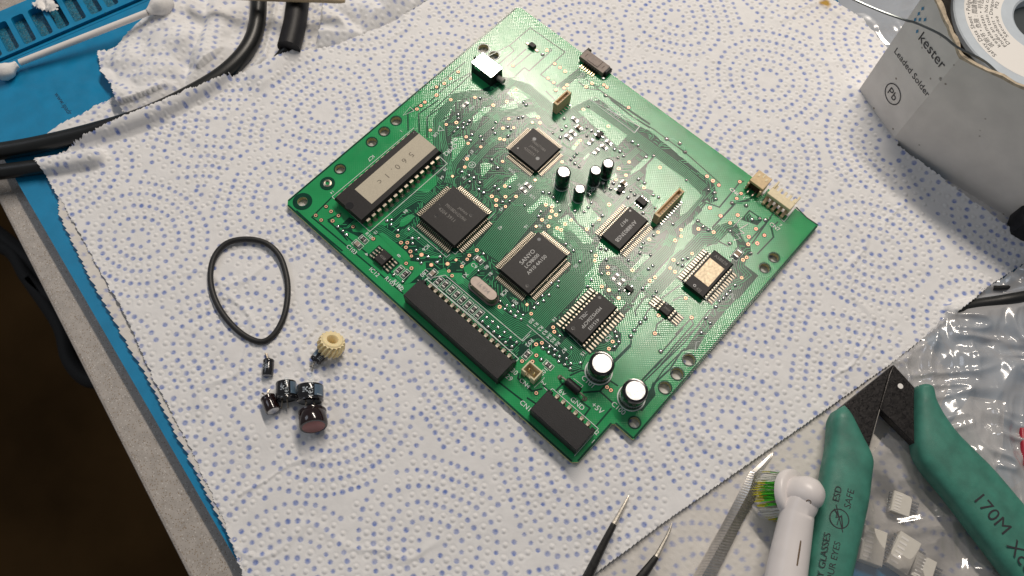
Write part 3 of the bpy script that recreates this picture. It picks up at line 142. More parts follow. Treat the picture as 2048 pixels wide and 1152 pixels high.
def weave(m,k,strength):        # the glass-cloth weave showing through the lacquer
    N=m.node_tree.nodes; K=m.node_tree.links; b=N['Principled BSDF']; tc=N.new('ShaderNodeTexCoord'); sx=N.new('ShaderNodeSeparateXYZ'); K.new(tc.outputs['Object'],sx.inputs[0])
    def m1(op,a,v=None):
        q=N.new('ShaderNodeMath'); q.operation=op
        if isinstance(a,(int,float)): q.inputs[0].default_value=a
        else: K.new(a,q.inputs[0])
        if v is not None:
            if isinstance(v,(int,float)): q.inputs[1].default_value=v
            else: K.new(v,q.inputs[1])
        return q.outputs[0]
    s1=m1('SINE',m1('MULTIPLY',sx.outputs[0],k)); s2=m1('SINE',m1('MULTIPLY',sx.outputs[1],k*1.15)); h=m1('MULTIPLY',s1,s2)
    nz=N.new('ShaderNodeTexNoise'); nz.inputs['Scale'].default_value=9; K.new(tc.outputs['Object'],nz.inputs['Vector']); h=m1('ADD',h,nz.outputs['Fac'])
    bp=N.new('ShaderNodeBump'); bp.inputs['Strength'].default_value=strength; bp.inputs['Distance'].default_value=.004; K.new(h,bp.inputs['Height']); K.new(bp.outputs['Normal'],b.inputs['Normal']); return m
M=dict(
 mask=weave(mat('solder_mask_over_copper',(.020,.31,.10),.15,0,.10,1.4,spec=.62,rvar=.04),58,.30),
 bare=weave(mat('solder_mask_over_bare_board',(.004,.050,.030),.2,0,.15,5,spec=.35),58,.12),
 trace=mat('masked_copper_trace',(.04,.38,.15),.25,0,.1,8,spec=.4),
 edge=mat('board_edge_glass_epoxy',(.52,.47,.24),.6,0,.3,9),
 silk=mat('silkscreen_ink',(.72,.80,.76),.5),
 solder=mat('solder',(.75,.74,.72),.18,1,.08,20),
 tin=mat('tinned_lead',(.43,.38,.31),.38,1,.12,25),
 copper=mat('bare_copper_pad',(.86,.52,.34),.35,.5,.1,30),
 gold=mat('gold_contact',(.85,.7,.42),.25,1),
 hole=mat('hole_dark',(.06,.02,.01),.5),
 epoxy=mat('black_chip_epoxy',(.016,.0145,.0155),.46,0,.12,12,.12,90,spec=.26),
 epoxy_dim=mat('chip_dimple',(.010,.010,.012),.25),
 epoxy_blue=mat('chip_dimple_worn',(.07,.085,.10),.35),
 marking=mat('chip_laser_print',(.20,.19,.18),.6), markwhite=mat('chip_white_print',(.55,.55,.54),.6),
 plastic=mat('black_connector_plastic',(.012,.012,.014),.46,0,.2,6,.3,30,spec=.3),
 rubber=mat('black_rubber',(.012,.012,.012),.5,0,.15,3,.2,40),
 cable=mat('black_cable_sheath',(.010,.011,.011),.38,0,.15,2,.1,30),
 sleeve=mat('capacitor_sleeve',(.010,.010,.012),.14,coat=.5),
 sleevered=mat('capacitor_sleeve_reddish',(.013,.005,.005),.14,coat=.5),
 sleeveblue=mat('sleeve_stripe',(.10,.155,.22),.25), sleeveprint=mat('sleeve_print',(.50,.56,.60),.4),
 alu=mat('capacitor_can_top',(.60,.60,.60),.34,1,.16,14,.5,22), alured=mat('can_end_red_reflection',(.34,.15,.14),.45,.3),  # rosy can end has a reddish reflection put into its colour
 sticker=mat('paper_sticker',(.52,.47,.37),.75,0,.10,30,.3,60), pencil=mat('pencil_print',(.17,.15,.12),.8),
 silvers=mat('silver_foil_window',(.60,.50,.36),.5,.55,.25,9,.6,12),
 beige=mat('beige_connector',(.66,.49,.27),.5,0,.12,10,sss=.0), beigelight=mat('ivory_connector',(.74,.64,.42),.45,0,.08,10),
 brown=mat('brown_connector',(.20,.155,.13),.5,0,.2,9), brownc=mat('brown_ceramic',(.26,.17,.11),.5),
 ceramic=mat('chip_part_end',(.62,.60,.57),.35,.8), resist=mat('resistor_body',(.015,.015,.018),.3), capb=mat('ceramic_cap_body',(.30,.24,.19),.5),
 steel=mat('steel',(.62,.58,.53),.22,1,.1,10), can=mat('crystal_can',(.25,.215,.195),.38,1,.08,6),
 steelbright=mat('bright_metal_shell',(.92,.92,.90),.22,1),greyp=mat('grey_plastic',(.32,.31,.29),.5),
 blue=mat('blue_silicone',(.0,.21,.42),.45,0,.10,1.5,.15,14,rvar=.1), bluedeb=mat('debris_in_slot',(.015,.14,.22),.35,0,.5,14,.9,9,speck=[(14,.16,(.20,.20,.10)),(22,.12,(.45,.5,.45))]),
 print_=mat('mat_print',(.005,.02,.05),.6),
 stone=mat('speckled_worktop',(.40,.365,.33),.4,0,.12,3,speck=[(13,.22,(.27,.21,.15)),(9,.17,(.56,.53,.49)),(17,.15,(.10,.08,.06))]),
 floor=mat('dark_wood_floor',(.075,.040,.014),.8,0,.4,.05,spec=.05), cableD=mat('dark_cable',(.006,.006,.006),.7),
 cotton=mat('cotton',(.80,.78,.76),.9,0,.05,6,.6,12), paperstick=mat('white_paper_stick',(.80,.76,.73),.6),
 cream=mat('cream_gear_plastic',(.86,.72,.42),.42,0,.05,6,sss=.3), creamw=mat('cream_stick',(.46,.36,.22),.45,0,.1,3),
 card=mat('white_cardboard',(.74,.71,.67),.65,0,.07,1.2,.12,30,speck=[(1.6,.035,(.2,.16,.12))]), torn=mat('torn_cardboard',(.50,.42,.31),.9,0,.25,9,.8,14),
 black_print=mat('black_print',(.02,.02,.025),.6), blueprint=mat('blue_print',(.05,.25,.45),.6),
 spool=mat('spool_plastic',(.52,.58,.64),.4,0,.04,3), label=mat('white_label',(.80,.78,.75),.6), 
 wire=mat('solder_wire',(.23,.25,.25),.3,1), 
 grip=mat('green_grip',(.045,.20,.15),.5,0,.20,2.2,.3,40,rvar=.12), jaw=mat('black_oxide_steel',(.022,.02,.02),.33,.6,.4,7,.3,18,rvar=.12), jawbright=mat('worn_steel_edge',(.40,.38,.35),.35,1),
 brush=mat('white_brush_plastic',(.74,.70,.69),.35,0,.02,3), bg=mat('bristle_green',(.05,.40,.02),.5), by=mat('bristle_yellow',(.55,.50,.02),.5), bw=mat('bristle_white',(.75,.75,.70),.5), slot=mat('brush_slot_brown',(.16,.11,.07),.7),
 twsteel=mat('tweezer_steel',(.74,.71,.67),.38,1,.1,8), twblack=mat('tweezer_black_coat',(.018,.018,.018),.35,.4,.5,14), tip=mat('worn_tip',(.66,.61,.53),.33,1,.35,18),
 white=mat('white_plastic_housing',(.62,.59,.53),.45,0,.05,5), red=mat('red_plastic',(.35,.01,.03),.4), pin=mat('pin',(.6,.6,.6),.25,1),
)
def towel_mat(name,base,stain=0):
    m=mat(name,base,.95,0,.03,3,.35,26,spec=.1); N=m.node_tree.nodes; K=m.node_tree.links; b=N['Principled BSDF']
    at=N.new('ShaderNodeAttribute'); at.attribute_name='dot'; at.attribute_type='GEOMETRY'
    src=b.inputs['Base Color'].links[0].from_socket
    tc=N.new('ShaderNodeTexCoord'); nz=N.new('ShaderNodeTexNoise'); nz.inputs['Scale'].default_value=9; K.new(tc.outputs['Object'],nz.inputs['Vector'])
    mr=N.new('ShaderNodeMapRange'); mr.inputs[1].default_value=.35; mr.inputs[2].default_value=.65; mr.inputs[3].default_value=.62; mr.inputs[4].default_value=1; K.new(nz.outputs['Fac'],mr.inputs[0])
    mu=N.new('ShaderNodeMath'); mu.operation='MULTIPLY'; K.new(at.outputs['Fac'],mu.inputs[0]); K.new(mr.outputs[0],mu.inputs[1])
    mx=N.new('ShaderNodeMix'); mx.data_type='RGBA'; K.new(mu.outputs[0],mx.inputs[0]); K.new(src,mx.inputs[6]); mx.inputs[7].default_value=(.15,.22,.52,1); out=mx.outputs[2]
    if stain:
        a2=N.new('ShaderNodeAttribute'); a2.attribute_name='stain'; m2=N.new('ShaderNodeMix'); m2.data_type='RGBA'; K.new(a2.outputs['Fac'],m2.inputs[0]); K.new(out,m2.inputs[6]); m2.inputs[7].default_value=(.42,.26,.06,1); out=m2.outputs[2]
    K.new(out,b.inputs['Base Color']); return m
M['towel']=towel_mat('paper_towel_print',(.765,.76,.76),1); M['towel2']=towel_mat('used_paper_towel',(.66,.635,.60))
def film(name,t,rough,tint=(.9,.9,.92),milk=.15):
    m=bpy.data.materials.new(name); m.use_nodes=True; N=m.node_tree.nodes; K=m.node_tree.links; N.remove(N['Principled BSDF']); o=N['Material Output']
    tr=N.new('ShaderNodeBsdfTransparent'); tr.inputs[0].default_value=(*tint,1); gl=N.new('ShaderNodeBsdfGlossy'); gl.inputs['Roughness'].default_value=rough; gl.inputs[0].default_value=(1,1,1,1)
    df=N.new('ShaderNodeBsdfDiffuse'); df.inputs[0].default_value=(.62,.62,.63,1)
    fr=N.new('ShaderNodeLayerWeight'); fr.inputs[0].default_value=.35
    mm=N.new('ShaderNodeMath'); mm.operation='MULTIPLY_ADD'; K.new(fr.outputs['Fresnel'],mm.inputs[0]); mm.inputs[1].default_value=.8; mm.inputs[2].default_value=.06
    a=N.new('ShaderNodeMixShader'); a.inputs[0].default_value=milk; K.new(tr.outputs[0],a.inputs[1]); K.new(df.outputs[0],a.inputs[2])
    b=N.new('ShaderNodeMixShader'); K.new(mm.outputs[0],b.inputs[0]); K.new(a.outputs[0],b.inputs[1]); K.new(gl.outputs[0],b.inputs[2]); K.new(b.outputs[0],o.inputs[0])
    return m
M['film']=film('clear_bag_film',1,.13,(.92,.92,.93),.12); M['film2']=film('milky_bag_film',1,.16,(.88,.88,.89),.55)
# ---------------------------------------------------------------- mesh helpers
class MB:
    def __init__(s): s.v=[]; s.f=[]; s.m=[]; s.k=0
    def add(s,v,f,k=None):
        o=len(s.v); s.v+= [tuple(map(float,p)) for p in v]; s.f+=[tuple(i+o for i in q) for q in f]; s.m+=[s.k if k is None else k]*len(f); return s
    def rings(s,R,cap0=True,cap1=True,k=None,closed=True):   # list of equal-length loops -> skin
        n=len(R[0]); v=[p for r in R for p in r]; f=[]
        for i in range(len(R)-1):
            for j in range(n if closed else n-1): f.append((i*n+j,i*n+(j+1)%n,(i+1)*n+(j+1)%n,(i+1)*n+j))
        if cap0: f.append(tuple(range(n-1,-1,-1)))
        if cap1: f.append(tuple((len(R)-1)*n+j for j in range(n)))
        return s.add(v,f,k)
    def box(s,c,d,rz=0,ch=0,k=None):   # box with chamfered top edges
        x,y,z=d[0]/2,d[1]/2,d[2]/2; cz,sz=math.cos(rz),math.sin(rz)
        def lp(a,b,h): return [(c[0]+px*cz-py*sz,c[1]+px*sz+py*cz,c[2]+h) for px,py in((-a,-b),(a,-b),(a,b),(-a,b))]
        R=[lp(x,y,-z)]
        if ch: R+=[lp(x,y,z-ch),lp(x-ch,y-ch,z)]
        else: R+=[lp(x,y,z)]
        return s.rings(R,k=k)
    def stack(s,c,L,rz=0,k=None):      # rectangular loops (sx,sy,z[,ox,oy])
        R=[]; cz,sz=math.cos(rz),math.sin(rz)
        for a in L:
            x,y,z=a[0]/2,a[1]/2,a[2]; ox,oy=(a[3],a[4]) if len(a)>3 else (0,0)
            R.append([(c[0]+(px+ox)*cz-(py+oy)*sz,c[1]+(px+ox)*sz+(py+oy)*cz,c[2]+z) for px,py in((-x,-y),(x,-y),(x,y),(-x,y))])
        return s.rings(R,k=k)
    def lathe(s,c,prof,n=24,k=None,ax=None,cap0=True,cap1=True):
        c=Vector(c); z=Vector(ax).normalized() if ax else Vector((0,0,1)); x=z.orthogonal().normalized(); y=z.cross(x); R=[]
        for r,h in prof: R.append([tuple(c+z*h+x*(r*math.cos(2*PI*i/n))+y*(r*math.sin(2*PI*i/n))) for i in range(n)])
        return s.rings(R,cap0,cap1,k)
    def tube(s,P,r,n=10,k=None,closed=False,flat=1.):
        P=[Vector(p) for p in P]; R=[]; up=Vector((0,0,1)); L=len(P)
        for i,p in enumerate(P):
            a=P[(i-1)%L] if closed or i>0 else P[i]; b=P[(i+1)%L] if closed or i<L-1 else P[i]
            t=(b-a).normalized(); q=up if abs(t.z)<.95 else Vector((1,0,0)); x=t.cross(q).normalized(); y=x.cross(t); rr=r[i] if isinstance(r,(list,tuple)) else r
            R.append([tuple(p+x*(rr*math.cos(2*PI*j/n))+y*(rr*flat*math.sin(2*PI*j/n))) for j in range(n)])
        if closed: R.append(R[0]); return s.rings(R,False,False,k)
        return s.rings(R,True,True,k)
    def prism(s,poly,z0,z1,k=None):
        return s.rings([[(p[0],p[1],z0) for p in poly],[(p[0],p[1],z1) for p in poly]],k=k)
    def mesh(s,name,mats,smooth=False,ang=None):
        me=bpy.data.meshes.new(name); me.from_pydata(s.v,[],s.f); 
        for m in (mats if isinstance(mats,(list,tuple)) else [mats]): me.materials.append(m)
        if max(s.m,default=0)>0: me.polygons.foreach_set('material_index',s.m)
        bm=bmesh.new(); bm.from_mesh(me); bmesh.ops.recalc_face_normals(bm,faces=bm.faces); bm.to_mesh(me); bm.free()
        if smooth: me.polygons.foreach_set('use_smooth',[True]*len(me.polygons)); me.set_sharp_from_angle(angle=math.radians(ang or 40))
        me.update(); return me
def cr(P,n=8,closed=False):            # Catmull-Rom through points
    P=[Vector(p) for p in P]; L=len(P); out=[]
    g=lambda i: P[i%L] if closed else P[max(0,min(L-1,i))]
    for i in range(L if closed else L-1):
        a,b,c,d=g(i-1),g(i),g(i+1),g(i+2)
        for j in range(n):
            t=j/n; out.append(.5*((2*b)+(c-a)*t+(2*a-5*b+4*c-d)*t*t+(3*b-a-3*c+d)*t**3))
    if not closed: out.append(P[-1])
    return out
def link(o): COL.objects.link(o); return o
def thing(name,label,cat,loc=(0,0,0),group=None,me=None,kind=None):
    o=link(bpy.data.objects.new(name,me)); o.location=loc; o['label']=label; o['category']=cat
    if group: o['group']=group
    if kind: o['kind']=kind
    return o
def struct(name,me,loc=(0,0,0)):
    o=link(bpy.data.objects.new(name,me)); o.location=loc; o['kind']='structure'; return o
def part(name,me,parent,loc=(0,0,0),rz=0,label=None,kind=None,rot=None):   # loc is in the parent's frame
    o=link(bpy.data.objects.new(name,me)); o.parent=parent; o.location=loc; o.rotation_euler=rot if rot else (0,0,rz)
    if label: o['label']=label
    if kind: o['kind']=kind
    return o
FC={}
def text_vf(s,res=3,off=0.):                   # lettering as flat faces, baseline origin, size 1, returns verts, faces, bbox
    key=(s,off)
    if key in FC: return FC[key]
    c=bpy.data.curves.new('t','FONT'); c.body=s; c.size=1; c.offset=off; c.resolution_u=res; c.fill_mode='FRONT'
    o=link(bpy.data.objects.new('t',c)); me=bpy.data.meshes.new_from_object(o.evaluated_get(bpy.context.evaluated_depsgraph_get()))
    v=[tuple(q.co) for q in me.vertices]; f=[tuple(p.vertices) for p in me.polygons]; bpy.data.objects.remove(o); bpy.data.curves.remove(c); bpy.data.meshes.remove(me)
    if not v: v=[(0,0,0)]; f=[]
    xs=[q[0] for q in v]; ys=[q[1] for q in v]; FC[key]=(v,f,(min(xs),max(xs),min(ys),max(ys))); return FC[key]
def put_text(mb,s,c,h,rz,z,width=None,k=None,cond=1.,off=0.):  # centred on c, letter height h (cm) or fitted to width
    v,f,b=text_vf(s,3,off); W_=b[1]-b[0] or 1; H=.73; sc=(width/W_) if width else h/H; cx,cy=(b[0]+b[1])/2,H/2
    C_,S_=math.cos(rz),math.sin(rz)
    mb.add([(c[0]+(x-cx)*sc*cond*C_-(y-cy)*sc*S_,c[1]+(x-cx)*sc*cond*S_+(y-cy)*sc*C_,z) for x,y,_ in v],f,k)
def text_frame(mb,s,o,xd,yd,h=None,width=None,left=True):  # lettering in any plane, o = baseline start (or centre)
    v,f,b=text_vf(s); sc=(width/(b[1]-b[0])) if width else h/.73; o=Vector(o); xd=Vector(xd); yd=Vector(yd); ox=b[0] if left else (b[0]+b[1])/2; oy=0 if left else .365
    mb.add([o+xd*((x-ox)*sc)+yd*((y-oy)*sc) for x,y,_ in v],f)
def ribbon(mb,P,w,z,closed=False,k=None):   # flat strip of width w along a 2-D polyline, mitred
    P=[Vector((p[0],p[1])) for p in P]; n=len(P); V=[]
    for i in range(n):
        a=P[i-1] if (i>0 or closed) else None; b=P[(i+1)%n] if (i<n-1 or closed) else None
        d1=(P[i]-a).normalized() if a is not None else None; d2=(b-P[i]).normalized() if b is not None else None
        d1=d1 or d2; d2=d2 or d1; t=(d1+d2); t=t.normalized() if t.length>1e-6 else d1; nn=Vector((-t.y,t.x)); c=max(.5,nn.dot(Vector((-d1.y,d1.x))))
        V+=[(P[i].x+nn.x*w/2/c,P[i].y+nn.y*w/2/c,z),(P[i].x-nn.x*w/2/c,P[i].y-nn.y*w/2/c,z)]
    mb.add(V,[(2*i,2*i+1,(2*i+3)%(2*n),(2*i+2)%(2*n)) for i in range(n if closed else n-1)],k)
def offset(P,d):
    P=[Vector((p[0],p[1])) for p in P]; n=len(P); O=[]
    for i in range(n):
        d1=(P[i]-P[i-1]).normalized() if i else None; d2=(P[i+1]-P[i]).normalized() if i<n-1 else None
        d1=d1 or d2; d2=d2 or d1; t=(d1+d2).normalized(); nn=Vector((-t.y,t.x)); c=max(.6,nn.dot(Vector((-d1.y,d1.x)))); O.append(P[i]+nn*(d/c))
    return O
def ngon(mb,P,z,k=None): mb.add([(p[0],p[1],z) for p in P],[tuple(range(len(P)))],k)
def fill(outer,holes,z0,z1):             # slab with round holes through a 2-D curve fill
    c=bpy.data.curves.new('s','CURVE'); c.dimensions='2D'; c.fill_mode='BOTH'; c.extrude=(z1-z0)/2
    for lp in [outer]+holes:
        s=c.splines.new('POLY'); s.points.add(len(lp)-1); s.use_cyclic_u=True
        for i,p in enumerate(lp): s.points[i].co=(p[0],p[1],0,1)
    o=link(bpy.data.objects.new('s',c)); me=bpy.data.meshes.new_from_object(o.evaluated_get(bpy.context.evaluated_depsgraph_get())); bpy.data.objects.remove(o)
    me.transform(Matrix.Translation((0,0,(z0+z1)/2))); return me
def circle(x,y,r,n=28): return [(x+r*math.cos(2*PI*i/n),y+r*math.sin(2*PI*i/n)) for i in range(n)]
# smooth value noise on numpy arrays
def vnoise(x,y,seed):
    g=np.random.default_rng(seed).random((64,64)); xi=np.floor(x).astype(int); yi=np.floor(y).astype(int); fx=x-xi; fy=y-yi; fx=fx*fx*(3-2*fx); fy=fy*fy*(3-2*fy)
    a=g[xi%64,yi%64]; b=g[(xi+1)%64,yi%64]; c=g[xi%64,(yi+1)%64]; d=g[(xi+1)%64,(yi+1)%64]
    return (a*(1-fx)+b*fx)*(1-fy)+(c*(1-fx)+d*fx)*fy-.5
def inpoly(x,y,P):
    r=np.zeros(x.shape,bool); n=len(P)
    for i in range(n):
        x1,y1=P[i][:2]; x2,y2=P[(i+1)%n][:2]
        if y1==y2: continue
        c=((y1>y)!=(y2>y)); r^=c&(x<(x2-x1)*(y-y1)/(y2-y1)+x1)
    return r
def segdist(x,y,P,closed=False):
    d=np.full(x.shape,1e9); n=len(P)
    for i in range(n if closed else n-1):
        ax,ay=P[i][:2]; bx,by=P[(i+1)%n][:2]; L=(bx-ax)**2+(by-ay)**2+1e-12; t=np.clip(((x-ax)*(bx-ax)+(y-ay)*(by-ay))/L,0,1); d=np.minimum(d,np.hypot(x-ax-t*(bx-ax),y-ay-t*(by-ay)))
    return d
def sheet(name,poly,step,hfun,mats,fringe=.06,extra=None,fseed=3,smooth=None):   # dense cloth clipped to a ragged outline
    P=np.array([p[:2] for p in poly]); x0,y0=P.min(0)-.1; x1,y1=P.max(0)+.1; nx=int((x1-x0)/step)+1; ny=int((y1-y0)/step)+1
    X,Y=np.meshgrid(x0+np.arange(nx)*step,y0+np.arange(ny)*step,indexing='ij')
    if smooth: fringe=fringe*np.clip(segdist(X,Y,smooth)/.3-.5,.12,1)
    jx=X+fringe*2*(vnoise(X*9,Y*9,fseed)+.6*vnoise(X*21,Y*21,fseed+1)); jy=Y+fringe*2*(vnoise(X*9,Y*9,fseed+2)+.6*vnoise(X*21,Y*21,fseed+3))
    ins=inpoly(jx,jy,P); Z=hfun(X,Y); att=extra(X,Y) if extra else {}
    if 'dz' in att: Z=Z+att.pop('dz')
    q=ins[:-1,:-1]&ins[1:,:-1]&ins[1:,1:]&ins[:-1,1:]; used=np.zeros(ins.shape,bool); 
    for a,b in((0,0),(1,0),(1,1),(0,1)): used[a:nx-1+a,b:ny-1+b]|=q
    idx=np.full(ins.shape,-1); idx[used]=np.arange(used.sum()); I,J=np.nonzero(q)
    F=np.stack([idx[I,J],idx[I+1,J],idx[I+1,J+1],idx[I,J+1]],1).astype(np.int32); V=np.stack([X[used],Y[used],Z[used]],1).astype(np.float32)
    me=bpy.data.meshes.new(name); me.vertices.add(len(V)); me.vertices.foreach_set('co',V.ravel()); me.loops.add(F.size); me.loops.foreach_set('vertex_index',F.ravel()); me.polygons.add(len(F)); me.polygons.foreach_set('loop_start',np.arange(0,F.size,4,dtype=np.int32)); me.polygons.foreach_set('loop_total',np.full(len(F),4,np.int32))
    me.update(calc_edges=True); me.polygons.foreach_set('use_smooth',np.ones(len(F),bool)); me.materials.append(mats)
    for k,a in att.items():
        at=me.attributes.new(k,'FLOAT','POINT'); at.data.foreach_set('value',a[used].astype(np.float32))
    me.validate(); return me
ZB=.94; ZT=.66
# ================================================================ the setting
mb=MB(); n_=Vector((-.233,-.972)); A=Vector(D['counter'][0][:2]); Bq=Vector(D['counter'][3][:2]); dr=(Bq-A).normalized(); nr=Vector((-dr.y,dr.x)); 
def cl(a,b,z): p=A+dr*a+nr*b; return (p.x,p.y,z)
sec=[(0,-.12),(.04,-.03),(.12,0),(60,0),(60,-4),(0,-4)]
mb.rings([[cl(-60,b,z) for b,z in sec],[cl(80,b,z) for b,z in sec]])
struct('countertop',mb.mesh('countertop',M['stone']))
mb=MB(); mb.box((-20,-20,-81),(500,500,2)); struct('floor',mb.mesh('floor',M['floor']))
# ================================================================ blue repair mat with its parts tray
t=thing('silicone_mat','blue silicone repair mat under the paper towels, with slotted parts tray','mat',(0,0,0))
E0,E1=Vector(D['mat_edge'][1][:2]),Vector(D['mat_edge'][2][:2]); T0,T1=Vector(D['mat_tl'][1][:2]),Vector(D['mat_tl'][2][:2])
ed=(E1-E0).normalized(); td=(T1-T0).normalized()
def isect(p,d,q,e): k=((q-p).x*e.y-(q-p).y*e.x)/(d.x*e.y-d.y*e.x); return p+d*k
c0=isect(E0,ed,T0,td); outline=[c0,c0+ed*34,c0+ed*34+td*38,c0+td*38]
S0,S1=Vector(D['slotstep'][0][:2]),Vector(D['slotstep'][1][:2]); st=S1-S0; sd=st.normalized(); q=[Vector(p[:2]) for p in D['slot'][0]]; across=((q[2]+q[3])/2-(q[0]+q[1])/2); wdir=sd*(q[1]-q[0]).length
slots=[]
for i in range(-3,16):
    ctr=S0+st*i; a=across*.5; b=st*.36; r=.11; lp=[]
    an=a.normalized(); bn=b.normalized()
    for sa,sb in((1,1),(-1,1),(-1,-1),(1,-1)):
        cc=ctr+a*sa+b*sb-an*sa*r-bn*sb*r; st0={(1,1):0,(-1,1):90,(-1,-1):180,(1,-1):270}[(sa,sb)]
        for k in range(4): an_=math.radians(st0+k*30); lp.append(tuple(cc+an*r*math.cos(an_)+bn*r*math.sin(an_)))
    slots.append(lp)
nrm=Vector((-td.y,td.x)); nrm=nrm if (S0-T0).dot(nrm)>0 else -nrm
far=max(nrm.dot(Vector(p)-T0) for p in slots[3])+.16
a0=isect(T0+nrm*far,td,E0,ed)
mb=MB(); base=[a0,outline[1],outline[2],a0+td*38]; mb.prism([tuple(p) for p in base],.04,.5); mb.box((a0.x+td.x*19+nrm.x*.10,a0.y+td.y*19+nrm.y*.10,.505),(38,.05,.02),math.atan2(td.y,td.x))
part('sheet',mb.mesh('sheet',M['blue']),t)
g0=a0+nrm*.0
tray=[a0-nrm*.04,a0-nrm*.04+td*38,T0+td*33,c0]
inside=[lp for lp in slots if all(inpoly(np.array([p[0] for p in lp]),np.array([p[1] for p in lp]),[tuple(p) for p in tray]))]
me=fill([tuple(p) for p in tray],inside,.06,.62); me.materials.append(M['blue']); part('tray',me,t)
mb=MB(); 
for lp in inside: ngon(mb,lp,.34)
part('slot_bottom',mb.mesh('slot_bottom',M['bluedeb']),t)
mb=MB(); u0,u1=Vector(D['url'][0][:2]),Vector(D['url'][1][:2]); put_text(mb,'www.ipadr',(u0+u1)/2,None,math.atan2((u1-u0).y,(u1-u0).x),.504,width=(u1-u0).length)
part('lettering',mb.mesh('lettering',M['print_']),t)
# ================================================================ paper towels
centers=[]
for i in range(-4,9):
    for j in range(-6,9): centers.append((i*4.6+(j%2)*2.3+rng.uniform(-.6,.6),j*4.1+rng.uniform(-.6,.6)))
centers=np.array(centers)
def dots(xmin,xmax,ymin,ymax,ang=0,sh=(0,0)):
    out=[]; ca,sa=math.cos(ang),math.sin(ang); cs=centers@np.array([[ca,sa],[-sa,ca]])+np.array(sh)
    for ci,(cx,cy) in enumerate(cs):
        if not(xmin-4<cx<xmax+4 and ymin-4<cy<ymax+4): continue
        ph=rng.uniform(0,6.28); k=rng.integers(2,5); am=rng.uniform(.03,.14); start=rng.uniform(.30,.50); other=np.delete(cs,ci,0)
        for ri in range(11):
            r0=start+ri*.235; typ='b' if ri%2==0 else 'e'; n=max(5,int(2*PI*r0/(.275 if typ=='b' else .34))); off=rng.uniform(0,6.28)
            for a in range(n):
                th=off+2*PI*a/n; rr=r0*(1+am*math.sin(k*th+ph)); x=cx+rr*math.cos(th); y=cy+rr*math.sin(th)
                if not(xmin<x<xmax and ymin<y<ymax): continue
                if np.min(np.hypot(other[:,0]-x,other[:,1]-y))<math.hypot(x-cx,y-cy)+.14: continue
                out.append((x+rng.normal(0,.010),y+rng.normal(0,.010),typ,rng.uniform(.85,1.12)))
    return out
def dot_fields(X,Y,DD,step,fade=0.):
    dot=np.zeros(X.shape); dz=np.zeros(X.shape); x0,y0=X[0,0],Y[0,0]
    for x,y,t_,s in DD:
        w_=int(.17/step)+1; i=int((x-x0)/step); j=int((y-y0)/step); sl=(slice(max(0,i-w_),i+w_+2),slice(max(0,j-w_),j+w_+2)); xx=X[sl]-x; yy=Y[sl]-y
        if xx.size==0: continue
        r=np.hypot(xx,yy*1.03)/s
        if t_=='b':
            dot[sl]=np.maximum(dot[sl],np.clip((.090-r)/.028,0,1)*(1-fade)*rng.uniform(.82,1)); dz[sl]+=-.014*np.exp(-(r/.07)**4)
        else: dz[sl]+=.032*np.exp(-(r/.062)**4)-.018*np.exp(-((r-.10)/.026)**2)
    return dot,dz
cabl=cr(D['cable1'],10); cab2=cr(D['cable2'],6); CR_=.31
under=[(-.2,-.2),(14.2,-.2),(14.2,12.1),(-.2,12.1)]
def top_h(X,Y):
    z=ZT+.09*vnoise(X*.28+5,Y*.28,1)+.055*vnoise(X*.8,Y*.8+3,2)+.022*vnoise(X*2.3,Y*2.3,4)+.006*vnoise(X*9,Y*9,5)+.05*np.maximum(0,1-np.abs(vnoise(X*.55+.5*vnoise(X*.8,Y*.8,81),Y*.42+7,82))*16)*np.clip(vnoise(X*.35,Y*.35,83)*4+.5,0,1)
    flat=np.clip(segdist(X,Y,under,True)/1.2,0,1); ins=inpoly(X,Y,under); flat[ins]=0; z=z*flat+(ZT+.06)*(1-flat)+.012*vnoise(X*2.3,Y*2.3,4)*(1-flat)
    d=segdist(X,Y,[(p.x,p.y) for p in cabl]); z=np.maximum(z,.5+CR_+np.sqrt(np.maximum(0,(CR_+.04)**2-np.minimum(d,CR_+.04)**2))-np.maximum(0,d-CR_)*.75)
    for P_,r_,zc_ in ((cab2,.27,.77),(cr(D['cable3'],6),.21,.73)): d=segdist(X,Y,[(p.x,p.y) for p in P_]); z=np.maximum(z,zc_+np.sqrt(np.maximum(0,(r_+.05)**2-np.minimum(d,r_+.05)**2))-np.maximum(0,d-r_)*.9)
    st_=[(p[0],p[1]) for p in D['strain'][:2]]+[tuple(D['strain_tail'][-1][:2])]; d=segdist(X,Y,[D['strain_tail'][0],D['strain_tail'][-1]]); z=z+.28*np.exp(-(d/.55)**2)
    edge=segdist(X,Y,D['towel_top'],True); z+=.05*np.exp(-(edge/.5)**2)*(.5+vnoise(X*.9,Y*.9,8))
    bx=[(11.85,17.75),(13.95,16.75),(19.2,17.05)]; d=segdist(X,Y,bx); z+=.22*np.exp(-(d/.5)**2)
    return z
P_=np.array([p[:2] for p in D['towel_top']]); mn,mx=P_.min(0),P_.max(0); DT=dots(mn[0],mx[0],mn[1],mx[1])
def top_x(X,Y):
    dot,dz=dot_fields(X,Y,DT,.034); sx,sy=D['stain'][0],D['stain'][1]
    st_=.9*np.clip(1.4-np.hypot(X-sx,Y-sy)/.17+1.2*vnoise(X*5,Y*5,12),0,1)+.10*np.clip(1-np.hypot(X-sx,Y-sy)/2.2,0,1)
    return {'dot':dot,'dz':dz,'stain':np.clip(st_,0,1)}
D['stain']=D['stain_at'][:2]
me=sheet('paper_towel',D['towel_top'],.034,top_h,M['towel'],.035,top_x,smooth=D['towel_top'][22:30])
thing('paper_towel','large white paper towel printed with blue dots, under the green circuit board','paper towel',me=me)
